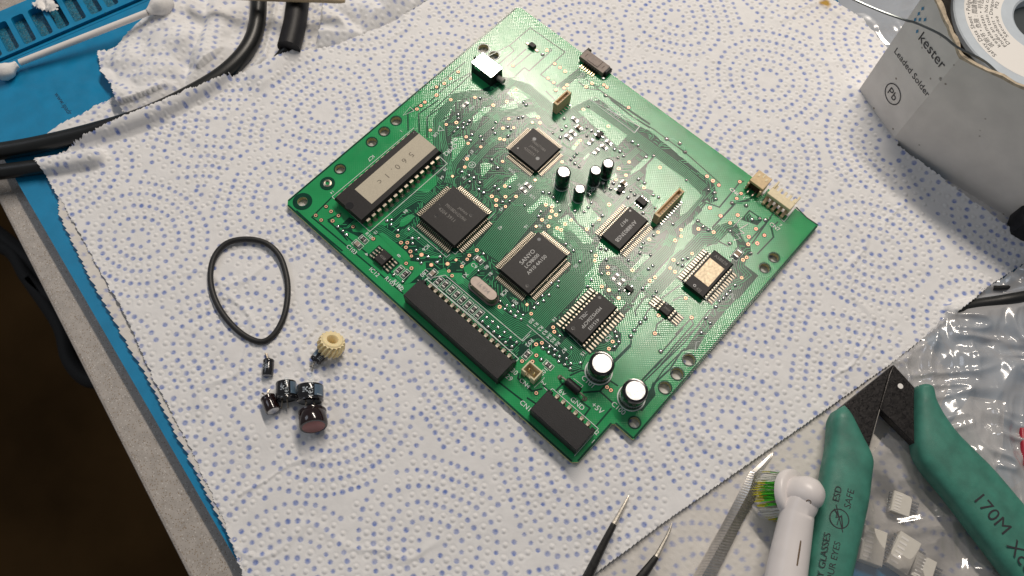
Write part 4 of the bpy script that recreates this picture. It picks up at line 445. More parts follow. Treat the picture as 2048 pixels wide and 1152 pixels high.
def low_h(X,Y): return .56+.05*vnoise(X*.7,Y*.7,21)+.03*vnoise(X*1.9,Y*1.9,22)-.035*np.exp(-(np.abs((X-16.5)*.55+(Y-.5)*.85+1.2+.5*vnoise(X*.7,Y*.7,23))/.06)**2)
P2=np.array([p[:2] for p in D['towel_low']]); mn,mx=P2.min(0),P2.max(0); DL=dots(mn[0],mx[0],mn[1],mx[1],.5,(1.3,.8))
def low_x(X,Y): dot,dz=dot_fields(X,Y,DL,.06,.3); return {'dot':dot,'dz':dz*.6}
me=sheet('paper_towel',D['towel_low'],.06,lambda X,Y: np.minimum(low_h(X,Y),.6)+.09*np.exp(-(segdist(X,Y,D['towel_low'][:8])/.35)**2),M['towel2'],.03,low_x,31)
thing('paper_towel','creased grey-white dotted towel lying beneath the big towel, under the tweezers and brush head','paper towel',me=me)
P3=np.array([p[:2] for p in D['towel_low2']]); mn,mx=P3.min(0),P3.max(0); D3=dots(mn[0],mx[0],mn[1],mx[1],1.1)
me=sheet('paper_towel',D['towel_low2'],.06,lambda X,Y:.55+.06*vnoise(X*1.2,Y*1.2,41),M['towel2'],.03,lambda X,Y:dict(zip(('dot','dz'),dot_fields(X,Y,D3,.06,.1))),33)
thing('paper_towel','small corner of dotted towel showing beside the black plug at the right edge','paper towel',me=me)
P4=np.array([p[:2] for p in D['crumple']]); mn,mx=P4.min(0),P4.max(0); D4=dots(mn[0],mx[0],mn[1],mx[1],.9,(.4,.3))
def cru(X,Y):
    a=X*.72+Y*.69; b=-X*.69+Y*.72
    z=.60+.55*np.abs(vnoise(a*.6+.3*vnoise(X,Y,3),b*.25,51))*2+.30*np.abs(vnoise(X*.9+2,Y*.9,52))*2+.07*vnoise(X*3,Y*3,53)
    d=segdist(X,Y,[(p.x,p.y) for p in cabl]); z=np.where(d<CR_+.5,np.minimum(z,.58+.55*np.maximum(0,d-CR_)),z); st=segdist(X,Y,D['strain']); z=np.where(st<.9,np.minimum(z,.54+.2*np.maximum(0,st-.45)),z)
    tt=inpoly(X,Y,D['towel_top']); dd=segdist(X,Y,D['towel_top'],True); lim=np.where(tt,.56,.58+.8*dd); return np.minimum(z,lim)
me=sheet('crumpled_towel',D['crumple'],.05,cru,M['towel'],.03,lambda X,Y:dict(zip(('dot','dz'),dot_fields(X,Y,D4,.05,.15))),35)
thing('crumpled_towel','crumpled dotted paper towel beside the black cable on the blue mat','paper towel',me=me)
P5=np.array([p[:2] for p in D['flap']]); mn,mx=P5.min(0),P5.max(0); D5=dots(mn[0],mx[0],mn[1],mx[1],.9,(.4,1.3))
me=sheet('towel_scrap',D['flap'],.05,lambda X,Y:.525+.03*vnoise(X*2,Y*2,61),M['towel'],.02,lambda X,Y:dict(zip(('dot','dz'),dot_fields(X,Y,D5,.05,.1))),36)
thing('towel_scrap','flat torn flap of dotted towel between blue mat and black cable','paper towel',me=me)
# ================================================================ the circuit board
BC=(6.98,5.94,ZB-.16); board=thing('circuit_board','green printed circuit board full of chips, capacitors and connectors','circuit board',BC)
BW,BH,BN,BV=13.956,11.878,13.153,1.805; g=.16
outl=[(g,0),(BN-g,0),(BN,g),(BN,BV-.06),(BN+.06,BV),(BW-.05,BV),(BW,BV+.05),(BW,BH-.06),(BW-.06,BH),(12.98,BH),(12.98,11.45),(11.95,11.45),(11.95,BH),(11.85,BH),(11.85,11.5),(11.2,11.5),(11.2,BH),(g,BH),(0,BH-g),(0,g)]
def bp(o,dz=0): return (o[0]/10-BC[0],o[1]/10-BC[1],ZB-BC[2]+dz)   # board mm -> board frame cm
lo=lambda L:[(p[0]-BC[0],p[1]-BC[1]) for p in L]
holes=[circle(x/10,y/10,r/10) for x,y,r in D['hole']]
me=fill(lo(outl),[lo(h) for h in holes],0,.16); me.materials.append(M['mask']); me.materials.append(M['edge'])
for p in me.polygons: p.material_index=0 if abs(p.normal.z)>.5 else 1
part('substrate',me,board)
ZS=.16
zc=[ZS+.0012]
def up(): zc[0]+=7e-6; return zc[0]
mm=lambda L:[(p[0]/10-BC[0],p[1]/10-BC[1]) for p in L]
mb=MB()
edge_in=[lo(outl)]
eo=lo(outl); ei=[]
cx=sum(p[0] for p in eo)/len(eo)
for P in D['dark']: ngon(mb,mm(P),up())
# bare border along the edges
for a,b in ((0,1),(2,3),(4,5),(6,7),(18,19)):
    p,q=Vector(eo[a]),Vector(eo[b]); d=(q-p).normalized(); nn=Vector((-d.y,d.x)); ribbon(mb,[p+nn*.035,q+nn*.035],.06,up())
for i in (17,):
    p,q=Vector(eo[17]),Vector(eo[8]); ribbon(mb,[(p.x,p.y-.035),(eo[9][0],p.y-.035)],.0001,up())
x,y,r=D['hole'][0]; Z_=up(); rg=[[],[]]
for a in range(49):
    for k_,rr in ((0,3.35),(1,r+.04)):
        q=mm([(x+rr*math.cos(a*PI/24),y+rr*math.sin(a*PI/24))])[0]; qx=max(q[0],eo[19][0]+.02); qy=max(q[1],eo[0][1]+.02); sh=.19-(qx-eo[19][0])-(qy-eo[0][1])
        if sh>0: qx+=sh/2; qy+=sh/2
        rg[k_].append((qx,qy,Z_))
mb.rings(rg,False,False,closed=False)
dark_islands=mb
for wd,P in D['gap']: ribbon(mb,mm(P),wd*.145,up())
for n,pt,wd,P in D['bun']: ribbon(mb,mm(P),(n*pt+.25)/10,up())
for x,y in D['fid']: ngon(mb,[(x/10-BC[0]+a*.19,y/10-BC[1]+b*.19) for a,b in((-1,-1),(1,-1),(1,1),(-1,1))],up())
for t_,x,y in D['via']: ngon(mb,mm(circle(x,y,.85,12)),up())
for x,y,r in D['hole'][1:]: mb.rings([[(p[0],p[1],up()) for p in mm(circle(x,y,r+.5))],[(p[0],p[1],zc[0]) for p in mm(circle(x,y,r+.02))]],False,False)
part('bare_gap',mb.mesh('bare_gap',M['bare']),board,kind='stuff',label='dark gaps of bare board between the copper')
mb=MB(); zc[0]+=.0008
for P in D['isl']: ngon(mb,mm(P),up())
part('copper_area',mb.mesh('copper_area',M['mask']),board,kind='stuff')
mb=MB(); zc[0]+=.0008
for n,pt,wd,P in D['bun']:
    Q=mm(P)
    for i in range(n): ribbon(mb,offset(Q,(i-(n-1)/2)*pt/10),wd/10,up())
vx=[(v[1],v[2]) for v in D['via'] if v[0] in 'sp']
for i,(x,y) in enumerate(vx):              # short stubs joining neighbouring pads
    best=sorted(((x-a)**2+(y-b)**2,a,b) for a,b in vx if (a,b)!=(x,y))[0]
    if best[0]<36 and i%3:
        a,b=best[1:]; dx,dy=a-x,b-y; s_=min(abs(dx),abs(dy)); e=(x+math.copysign(s_,dx),y+math.copysign(s_,dy)); ribbon(mb,mm([(x,y),e,(a,b)]) if s_>.2 and abs(abs(dx)-abs(dy))>.2 else mm([(x,y),(a,b)]),.024,up())
occ=set(); CS=.56
def okey(x,y): return (int(x//CS),int(y//CS))
for n,pt,wd,P in D['bun']:
    for i in range(len(P)-1):
        L=math.dist(P[i],P[i+1]); W2=n*pt/2
        for a in np.arange(0,L,.25):
            for c in np.arange(-W2,W2,.25):
                t=a/L; dx,dy=(P[i+1][0]-P[i][0])/L,(P[i+1][1]-P[i][1])/L; occ.add(okey(P[i][0]+dx*a-dy*c,P[i][1]+dy*a+dx*c))
for t_,x,y in D['via']:
    for a in(-.5,0,.5):
        for c in(-.5,0,.5): occ.add(okey(x+a,y+c))
gx,gy=np.meshgrid(np.arange(0,140,.28),np.arange(0,119,.28),indexing='ij'); dm=np.zeros(gx.shape,bool)
for P in D['dark']: dm|=inpoly(gx,gy,P)
for P in D['isl']: dm&=~inpoly(gx,gy,P)
fld=(vnoise(gx/9+3,gy/9+1,91)+.5)*8+(vnoise(gx/23,gy/23,92)+.5)*8; fq=np.floor(fld).astype(int)%8
DIR=[(math.cos(k*PI/4),math.sin(k*PI/4)) for k in range(8)]
def free(x,y): i,j=int(x/.28),int(y/.28); return 0<=i<gx.shape[0] and 0<=j<gx.shape[1] and dm[i,j] and okey(x,y) not in occ
sd=[(x,y) for x in np.arange(8,134,.6) for y in np.arange(3,116,.6)]; random.shuffle(sd); nl=0
for x,y in sd:
    if not free(x,y): continue
    path=[(x,y)]; mine={okey(x,y)}; cx_,cy_=x,y; last=None
    for k in range(60):
        d=fq[int(cx_/.28),int(cy_/.28)]
        if last is not None:
            if (d-last)%8 in(3,4,5): d=last
            elif (d-last)%8 in(2,6): d=(last+(1 if (d-last)%8==2 else -1))%8
        nx_,ny_=cx_+DIR[d][0]*.5,cy_+DIR[d][1]*.5; kk=okey(nx_,ny_)
        if not free(nx_,ny_) and kk not in mine: break
        if kk in occ: break
        mine.add(kk)
        if d==last: path[-1]=(nx_,ny_)
        else: path.append((nx_,ny_))
        last=d; cx_,cy_=nx_,ny_
    occ|=mine
    if len(path)>1 and math.dist(path[0],path[-1])>1.3: ribbon(mb,mm(path),.021,up() if nl%3==0 else zc[0]); nl+=1
part('trace',mb.mesh('trace',M['trace']),board,kind='stuff')
mb=MB(); zc[0]+=.0006
for s,x,y,sz,r in D['text']: put_text(mb,s,(x/10-BC[0],y/10-BC[1]),sz*.073,math.radians(r),up(),off=.004)
for wd,cl_,P in D['line']: ribbon(mb,mm(P),wd/10,up(),bool(cl_))
for x,y,r in D['ring']: mb.rings([[(p[0],p[1],up()) for p in mm(circle(x,y,r,20))],[(p[0],p[1],zc[0]) for p in mm(circle(x,y,r-.18,20))]],False,False); put_text(mb,'M',(x/10-BC[0],y/10-BC[1]),.12,-PI/2,zc[0])
silk=mb
# vias
def via_mesh(t):
    b=MB()
    if t=='s': b.lathe((0,0,0),[(.062,.0),(.060,.014),(.043,.034),(.014,.042)],10); return b.mesh('via',M['solder'],True,70)
    if t=='p': b.lathe((0,0,0),[(.066,0),(.064,.004)],12); return b.mesh('via',M['copper'])
    b.rings([[(p[0],p[1],0) for p in circle(0,0,.060,12)],[(p[0],p[1],.004) for p in circle(0,0,.057,12)],[(p[0],p[1],.004) for p in circle(0,0,.031,12)],[(p[0],p[1],.001) for p in circle(0,0,.029,12)]],False,False); b.k=1; ngon(b,circle(0,0,.032,12),.0012); return b.mesh('via',[M['copper'],M['hole']])
VM={k:via_mesh(k) for k in 'sop'}; zv=zc[0]-ZS+.0002
for i,(t_,x,y) in enumerate(D['via'][:290]): 
    o=part('via',VM[t_],board,bp((x,y),zv)); s_=random.uniform(.88,1.15); o.scale=(s_,s_,1)
rest={k:MB() for k in 'sop'}
mbr=MB()
for t_,x,y in D['via'][290:]:
    me=VM[t_]; c=bp((x,y),zv); k={'s':0,'o':1,'p':1}[t_]
    for p in me.polygons: pass
    mbr.add([(v.co.x+c[0],v.co.y+c[1],v.co.z+c[2]) for v in me.vertices],[tuple(p.vertices) for p in me.polygons],None); mbr.m[-len(me.polygons):]=[(0 if t_=='s' else 1+p.material_index) for p in me.polygons]
part('via',mbr.mesh('via',[M['solder'],M['copper'],M['hole']],True,50),board,kind='stuff')
FM=MB(); FM.box((0,0,.003),(.085,.085,.006)); FMm=FM.mesh('fiducial_pad',M['copper'])
for x,y in D['fid']: part('fiducial_pad',FMm,board,bp((x,y),zv+.0006),PI/4*0)
b=MB(); b.rings([[(p[0],p[1],z) for p in circle(0,0,r,24)] for r,z in((.15,.001),(.148,.012),(.10,.03),(.075,.02),(.07,-.05))],False,True); 
part('eyelet',b.mesh('eyelet',M['tin'],True),board,bp(D['eyelet'],zv))
b=MB(); b.rings([[(p[0],p[1],zv+ZS+.0005) for p in mm(circle(*D['eyelet'],r,28))] for r in (2.6,1.45)],False,False); dkr=b.mesh('eyelet_ring',M['bare']); part('bare_ring',dkr,board)
clear_=MB()
# ---- gull-wing and through-hole leads
def gull(h,reach,foot,w):
    b=MB(); prof=[(-.01,h),(reach*.22,h),(reach*.5,.022),(reach*.5+foot,.016)]; th=.016; R=[]
    for x,z in prof: R.append([(x,-w/2,z),(x,w/2,z),(x,w/2,z+th),(x,-w/2,z+th)])
    b.rings(R); b.box((reach*.5+foot*.55,0,.006),(foot*1.2,w*1.05,.012),ch=.005); return b
LC={}
def lead_mesh(h,reach,foot,w):
    k=(h,reach,foot,w)
    if k not in LC: LC[k]=gull(*k).mesh('lead',M['tin'])
    return LC[k]
def chip_body(sx,sy,h,taper=.07,mid=.5,dims=(),notch=None,ch=.0):
    b=MB(); b.stack((0,0,0),[(sx-taper,sy-taper,.012),(sx,sy,h*mid-.006),(sx,sy,h*mid+.006),(sx-taper,sy-taper,h-.006),(sx-taper-.012,sy-taper-.012,h)])
    for x,y,r,k in dims: b.lathe((x,y,h-.004),[(r,0),(r,.0052),(r*.9,.0046)],18,k=k)
    return b.mesh('chip_body',[M['epoxy'],M['epoxy_dim'],M['epoxy_blue']])
def chip(name,label,c,sx,sy,h,leads,texts,dims=(),leadspec=(.1,.2,.1,.03),mk='marking',taper=.07,loff=0):
    """c board mm; leads = {side:count,pitch mm}; texts = (string, dx, dy, height cm, rot)"""
    e=link(bpy.data.objects.new(name,chip_body(sx,sy,h,taper,dims=dims))); e.parent=board; e.location=bp(c,.012+zv); e['label']=label
    lh,reach,foot,lw=leadspec; wd_=reach*.5+foot+.05
    for side in leads:
        n,p=leads[side]; L=n*p/20+.02; x0,y0=c[0]/10-BC[0],c[1]/10-BC[1]
        a,b2={'E':((x0+sx/2+wd_/2,y0-L),(x0+sx/2+wd_/2,y0+L)),'W':((x0-sx/2-wd_/2,y0-L),(x0-sx/2-wd_/2,y0+L)),'N':((x0-L,y0+sy/2+wd_/2),(x0+L,y0+sy/2+wd_/2)),'S':((x0-L,y0-sy/2-wd_/2),(x0+L,y0-sy/2-wd_/2))}[side]; ribbon(clear_,[a,b2],wd_,up())
    for side,(n,p) in leads.items():
        me=lead_mesh(lh,reach,foot,lw)
        for i in range(n):
            q=(i-(n-1)/2)*p/10
            x,y,r={'E':(sx/2,q,0),'W':(-sx/2,q,PI),'N':(q,sy/2,PI/2),'S':(q,-sy/2,-PI/2)}[side]
            part('lead',me,e,(x,y,-.012),r)
    if texts:
        for s,dx,dy,hh,r,*cd in texts: b=MB(); put_text(b,s,(0,0),hh,math.radians(r),0,cond=cd[0] if cd else 1); part('marking',b.mesh('marking',M[mk]),e,(dx,dy,h+.0016))
    return e
QF=(.11,.16,.075,.028)
chip('logic_chip','square black quad flat chip beside the stickered chip, 84 leads, fine grey lettering',(46.8,35.2),1.68,1.68,.27,{k:(21,.72) for k in 'EWNS'},[('JAPAN',.10,.33,.10,0),('MN188241DV9W',-.02,.12,.125,0,.72),('4204 3911',-.2,-.14,.13,0)],dims=[(.42,.40,.062,1),(-.42,-.42,.062,1),(-.62,-.02,.03,1)],leadspec=(.12,.2,.13,.026))
chip('servo_chip','square black quad flat chip near the board top, with two pale round dimples',(48.8,73.8),1.32,1.32,.19,{k:(20,.58) for k in 'EWNS'},[('MN6627108A',.02,.2,.105,0,.8),('JAPAN',-.02,.0,.10,0),('4202E51',-.05,-.2,.11,0)],dims=[(-.28,.3,.07,2),(.34,-.22,.07,2),(-.45,-.38,.035,1)],leadspec=(.08,.16,.10,.020))
chip('decoder_chip','rectangular black quad flat chip in the middle of the board, 100 leads, beside the crystal can',(78.0,40.6),1.33,1.95,.27,{'E':(30,.6),'W':(30,.6),'N':(20,.6),'S':(20,.6)},[('SANYO',-.28,0,.15,90),('LC98000',-.07,.0,.13,90),('A910 4A150',.14,.0,.13,90)],dims=[(.42,-.75,.065,1),(-.42,.75,.06,2)],leadspec=(.12,.2,.12,.021),mk='markwhite')
chip('amplifier_chip','narrow black chip with white lettering reading AN8803NSB, beside the long beige connector',(91.9,71.4),.83,1.56,.22,{'E':(21,.72),'W':(21,.72)},[('AN8803NSB',.12,-.08,.145,-90),('9417',-.14,.12,.13,-90)],dims=[(-.28,.62,.04,1)],leadspec=(.09,.24,.13,.027),mk='markwhite')
chip('memory_chip','black chip with 28 broad leads beside the big upright capacitors',(104.5,38.8),.80,1.76,.24,{'E':(14,1.27),'W':(14,1.27)},[('M5M5256CFP',.02,.0,.12,-90),('-70LL',-.2,-.12,.12,-90),('415103',.22,-.12,.12,-90)],dims=[(-.24,.72,.055,1),(-.18,-.66,.07,1)],leadspec=(.10,.30,.16,.05),mk='markwhite')
dv=chip('driver_chip','black driver chip with a silver foil window on top',(123.0,77.2),.80,1.70,.25,{'E':(13,1.1),'W':(13,1.1)},[('AS8828',.0,.66,.12,0),('45J',.1,-.70,.11,0)],leadspec=(.10,.28,.15,.045),mk='marking')
sw_=[sum(p[0] for p in D['silver'])/4,sum(p[1] for p in D['silver'])/4]; b=MB(); b.box((0,0,.004),(.60,.88,.008),ch=.003); part('foil_window',b.mesh('foil_window',M['silvers']),dv,((sw_[0]-123.0)/10,(sw_[1]-77.2)/10,.2505))
b=MB(); b.rings([[(p[0],p[1],0) for p in circle(0,0,.05,16)],[(p[0],p[1],0.001) for p in circle(0,0,.028,16)]],False,False); part('ring_mark',b.mesh('ring_mark',M['markwhite']),dv,(-.08,-.68,.2516))
chip('small_chip','small black eight-leg chip near the left edge of the board',(40.1,8.3),.44,.52,.16,{'E':(4,1.27),'W':(4,1.27)},[('4558',0,0,.09,0)],leadspec=(.07,.22,.11,.045))
chip('small_chip','small black eight-leg chip beside the driver chip with the foil window',(120.5,58.2),.40,.42,.15,{'E':(4,1.0),'W':(4,1.0)},[('2904',0,0,.08,0)],dims=[(-.12,.14,.04,2)],leadspec=(.07,.30,.2,.04))
part('pad_clearance',clear_.mesh('pad_clearance',M['bare']),board,kind='stuff')
# DIP with paper sticker
dipc=(19.75,30.9); e=chip('program_chip','large black chip carrying a handwritten paper sticker, beside the board edge',dipc,1.36,3.82,.30,{},[],dims=[(-.05,-1.76,.14,1),(-.52,1.8,.05,1)],taper=.1)
e.location=bp(dipc,.13)
b=MB(); b.rings([[(x,-w_,z),(x,w_,z),(x,w_,z+.022),(x,-w_,z+.022)] for x,z,w_ in((-.02,.14,.07),(.075,.14,.07),)],True,True); R=[]
b.rings([[(.060,-w_,z),(.060,w_,z),(.083,w_,z),(.083,-w_,z)] for z,w_ in((.16,.07),(-.0,.07),(-.03,.026),(-.44,.026))]); b.lathe((.072,0,-.13),[(.085,0),(.06,.03),(.03,.075)],12)
dl=b.mesh('lead',M['tin'])
for i in range(14):
    for s_ in (0,1): part('lead',dl,e,(.68 if s_==0 else -.635,(i-6.5)*.254,0),0 if s_==0 else PI)
b=MB(); sc_=[sum(p[0] for p in D['sticker'])/4,sum(p[1] for p in D['sticker'])/4]; b.box((0,0,.004),(.83,3.07,.008),ch=.002); stk=part('sticker',b.mesh('sticker',M['sticker']),e,((sc_[0]-dipc[0])/10,(sc_[1]-dipc[1])/10,.3005))
b=MB(); 
put_text(b,'5  6  0 .  1  c',(.02,0),.22,-PI/2,.3098,cond=1.05)
b.v=[(x+(sc_[0]-dipc[0])/10,y+(sc_[1]-dipc[1])/10,z) for x,y,z in b.v]; part('handwriting',b.mesh('handwriting',M['pencil']),e)
# ---- standing capacitors
def can(r,h,sleeve,stripe,seg=28,ends=True):
    b=MB(); b.lathe((0,0,0),[(r*.96,0),(r,.03),(r,.10),(r*.955,.13),(r,.16),(r,h-.05),(r*.93,h-.005),(r*.86,h),(r*.76,h+.001),(r*.75,h-.008)],seg,k=0,cap1=False); b.lathe((0,0,h-.008),[(r*.75,0),(r*.74,.004)],seg,k=1)
    return b.mesh('can',[sleeve,M['alu'],M['alured']],True,45)
for i,(x,y,r,h) in enumerate(D['cap']):
    r/=10; h/=10; big=i>3
    lab=['tallest slim upright capacitor beside the square chip','shortest slim upright capacitor of the four','slim upright capacitor in front of its twin, right of the tallest','slim upright capacitor at the rear of the four','fat upright capacitor next to the memory chip, marked C101','fat upright capacitor nearest the board notch, marked C100'][i]
    o=part('capacitor',can(r,h,M['sleeve'],None),board,bp((x,y),.03),random.uniform(0,6),lab)
    b=MB(); b.lathe((0,0,0),[(r*1.1,0),(r*1.1,.004),(r*1.02,.0042)],28,cap0=False,cap1=False); b.rings([[(p[0],p[1],.0042) for p in circle(0,0,r*1.12,28)],[(p[0],p[1],.0042) for p in circle(0,0,r*1.07,28)]],False,False); part('silkscreen_ring',b.mesh('silkscreen_ring',M['silk']),o,(0,0,-.024))
    b=MB(); R=[]
    for a in range(7): an=2.4+a*.10; R.append([((r+.002)*math.cos(an),(r+.002)*math.sin(an),.18),((r+.002)*math.cos(an),(r+.002)*math.sin(an),h-.08)])
    b.rings(R,False,False,closed=False); part('stripe',b.mesh('stripe',M['sleeveblue']),o,rz=-o.rotation_euler.z+.6)
    b=MB(); s_='100 16V' if big else '22 16V'; v,f,bb=text_vf(s_); sc=h*.55/(bb[1]-bb[0]) ; b.add([((r+.003)*math.cos(4.4-yy*sc/r),(r+.003)*math.sin(4.4-yy*sc/r),.22+xx*sc) for xx,yy,_ in v],f); part('print',b.mesh('print',M['sleeveprint']),o,rz=-o.rotation_euler.z)
# ---- crystal, diode
xc=(72.6,22.4); b=MB()
def oval(L,W_,z,n=10):
    lp=[]
    for k,s_ in((0,1),(1,-1)):
        for i in range(n+1): a=-PI/2+PI*i/n+(PI if k else 0); lp.append(((L-W_)/2*s_+W_/2*math.cos(a),W_/2*math.sin(a),z))
    return lp
b.rings([oval(1.20,.50,0),oval(1.20,.50,.03),oval(1.12,.42,.05),oval(1.10,.40,.30),oval(1.04,.34,.35)]); b.k=0
o=part('crystal',b.mesh('crystal',M['can'],True,35),board,bp(xc,.02),0,'oval silver metal crystal can'); b=MB(); put_text(b,'16.934',(0,0),.14,0,.3512); part('marking',b.mesh('marking',M['marking']),o)
a,c_,d_,e_=D['diode']; o=link(bpy.data.objects.new('diode',None)); o.parent=board; o.location=bp((115.1,17.7)); o['label']='black cylindrical diode with bent wire leads'
b=MB(); b.lathe((-.27,0,.18),[(.10,0),(.145,.02),(.15,.05),(.15,.49),(.145,.52),(.10,.54)],20,ax=(1,0,0)); part('body',b.mesh('body',M['plastic'],True),o)
for s_ in (-1,1): b=MB(); b.tube(cr([(s_*.25,0,.18),(s_*.42,0,.17),(s_*.50,0,.08),(s_*.51,0,-.2)],5),.034,8); b.lathe((s_*.51,0,0),[(.09,0),(.07,.03),(.03,.05)],12); part('wire',b.mesh('wire',M['tin'],True),o)
# ---- black box headers
for nm,c,sx,sy,h,n,pit,row,lab in(('header_socket',(76.7,6.25),4.10,.75,.60,15,2.483,D['conrow'],'long black header socket with fifteen pins along its back'),('header_socket',(120.0,6.35),1.85,.79,.60,6,2.5,D['cn1row'],'short black header socket near the bottom corner')):
    b=MB(); b.stack((0,0,0),[(sx-.02,sy-.02,.0),(sx,sy,.02),(sx,sy,h-.02),(sx-.03,sy-.03,h)])
    b.box((-sx/2+.07,sy/2+.06,.2),(.14,.14,.40),ch=.02) ; b.box((sx/2-.07,sy/2+.06,.22),(.14,.14,.38),ch=.02)
    e=part(nm,b.mesh(nm,M['plastic']),board,bp(c,.01),0,lab)
    pb=MB(); 0 and pb.rings([[(-.03,y,z),(.03,y,z),(.03,y+.02*0-z2,z+.03),(-.03,y-z2,z+.03)] for y,z,z2 in((-.22,.16,.0),(.0,.16,.0))]); pb.box((0,-.1,.31),(.11,.30,.05),ch=.012); pb.stack((0,0,0),[(.075,.06,-.36,0,.05),(.075,.06,.10,0,.05),(.11,.08,.29,0,.03),(.10,.06,.335,0,.0)]); pb.lathe((0,.05,-.01),[(.085,0),(.07,.03),(.04,.06)],10)
    pm=pb.mesh('pin',M['tin'])
    for i in range(n): part('pin',pm,e,((i-(n-1)/2)*pit/10,sy/2+.145,0))
# ---- small white two-pin plug base
o=part('pin_header',None,board,bp((102.8,12.2)),0,'small ivory open-topped connector holding two brass pins')
b=MB(); L,W_,H=.54,.40,.46
for cx_,cy_,sx,sy in((0,W_/2-.025,L,.05),(-L/2+.025,0,.05,W_-.1),(L/2-.025,0,.05,W_-.1),(-L/2+.08,-W_/2+.025,.16,.05),(L/2-.08,-W_/2+.025,.16,.05)): b.box((cx_,cy_,.23),(sx,sy,H),ch=.008)
b.box((0,0,.05),(L-.1,W_-.1,.1)); part('housing',b.mesh('housing',M['beigelight']),o)
b=MB(); b.stack((0,0,0),[(.055,.055,-.3),(.055,.055,.38),(.03,.03,.42)]); pm=b.mesh('pin',M['gold'])
for s_ in (-1,1): part('pin',pm,o,(s_*.1,0,0))
# ---- upright flat-cable sockets (long axis along v)
def ffc(name,label,c,sx,sy,h,n):
    o=part(name,None,board,bp(c),0,label); b=MB(); t_=.05
    for s_ in(-1,1): b.box((s_*(sx/2-t_/2),0,h/2),(t_,sy,h),ch=.008)
    for s_ in(-1,1): b.box((0,s_*(sy/2-.04),h/2),(sx-.1,.08,h-.01),ch=.008)
    b.box((0,0,h*.4),(sx-.1,sy-.16,h*.5))
    part('housing',b.mesh('housing',M['beige']),o)
    b=MB(); b.box((0,0,0),(.05,.045,.02),ch=.004); cm=b.mesh('contact',M['brown']); b=MB(); b.box((0,0,.02),(.14,.045,.035),ch=.01); fm=b.mesh('foot',M['solder'])
    for i in range(n): q=(i-(n-1)/2)*(sy-.26)/(n-1); part('contact',cm,o,(sx/2-.05,q,h)); part('foot',fm,o,(sx/2+.07,q,0))
    return o
ffc('cable_socket','short upright beige cable socket near the top of the board',(43.0,95.0),.20,.76,.55,5)
ffc('cable_socket','long upright beige cable socket beside the white-lettered chip',(97.5,87.8),.22,1.38,.52,11)
# ---- brown flat-cable socket at the edge
o=part('edge_socket',None,board,bp((39.8,117.3)),0,'brown flat-cable socket hanging over the board edge'); b=MB(); b.stack((0,0,0),[(1.10,.44,.05),(1.14,.44,.2),(1.12,.42,.25)]); b.box((0,.02,.262),(.5,.36,.02),ch=.01); b.box((-.4,.0,.252),(.03,.16,.006),k=1); b.box((.4,0,.252),(.03,.16,.006),k=1); part('housing',b.mesh('housing',[M['brown'],M['hole']]),o)
b=MB(); b.box((0,.06,.13),(.16,.34,.22),ch=.04); lm=b.mesh('latch',M['plastic']); part('latch',lm,o,(-.52,.12,0)); part('latch',lm,o,(.60,-.02,0))
b=MB(); b.box((0,-.1,.03),(.05,.2,.03),ch=.008); cm=b.mesh('contact',M['gold']); b=MB(); b.box((0,0,.1),(.03,.05,.2)); rm=b.mesh('rib',M['plastic'])
for i in range(7): part('contact',cm,o,((i-3.3)*.1,-.26,0)); part('rib',rm,o,((i-3.3)*.1+.05,-.235,0))
b=MB(); b.box((0,0,.03),(.14,.12,.04),ch=.015); part('solder_tab',b.mesh('solder_tab',M['solder']),o,(.62,-.22,0))
# ---- two side plugs on the right edge
o=part('side_plug',None,board,bp((115.0,116.2)),0,'tan two-way plug base hanging over the board edge, dark inside'); b=MB(); b.box((0,.06,.42),(.56,.56,.10),ch=.01); b.box((-.25,-.06,.2),(.06,.5,.36)); b.box((.25,-.06,.2),(.06,.5,.36)); b.box((0,.24,.2),(.5,.08,.36)); b.box((-.15,.16,.475),(.06,.1,.012),k=1); b.box((.15,.16,.475),(.06,.1,.012),k=1); b.box((0,.25,.475),(.05,.2,.014),k=1); part('housing',b.mesh('housing',[M['beige'],M['beigelight']]),o)
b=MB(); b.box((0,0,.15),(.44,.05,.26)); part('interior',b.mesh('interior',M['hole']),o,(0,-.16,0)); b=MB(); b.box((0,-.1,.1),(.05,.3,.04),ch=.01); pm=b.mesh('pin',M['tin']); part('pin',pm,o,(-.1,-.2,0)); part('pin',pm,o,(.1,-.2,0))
o=part('side_plug',None,board,bp((124.4,115.2)),0,'ivory five-way plug base hanging over the board edge'); b=MB(); b.box((0,.03,.40),(.96,.32,.14),ch=.015); b.box((0,.14,.2),(.96,.08,.36)); b.box((-.45,.05,.2),(.06,.25,.3)); b.box((.45,.05,.2),(.06,.25,.3))
for i in range(5): b.box((-.38+i*.19,.30,.36),(.09,.26,.06),ch=.01)
b.box((-.44,.38,.38),(.07,.34,.14),ch=.01); b.box((.44,.38,.38),(.07,.34,.14),ch=.01); part('housing',b.mesh('housing',M['beigelight']),o)
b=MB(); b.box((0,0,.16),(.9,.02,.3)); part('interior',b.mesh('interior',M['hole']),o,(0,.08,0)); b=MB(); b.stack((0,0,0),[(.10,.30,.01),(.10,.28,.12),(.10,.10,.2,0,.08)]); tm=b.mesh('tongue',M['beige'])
for i in range(5): part('tongue',tm,o,(-.38+i*.19,-.16,0))
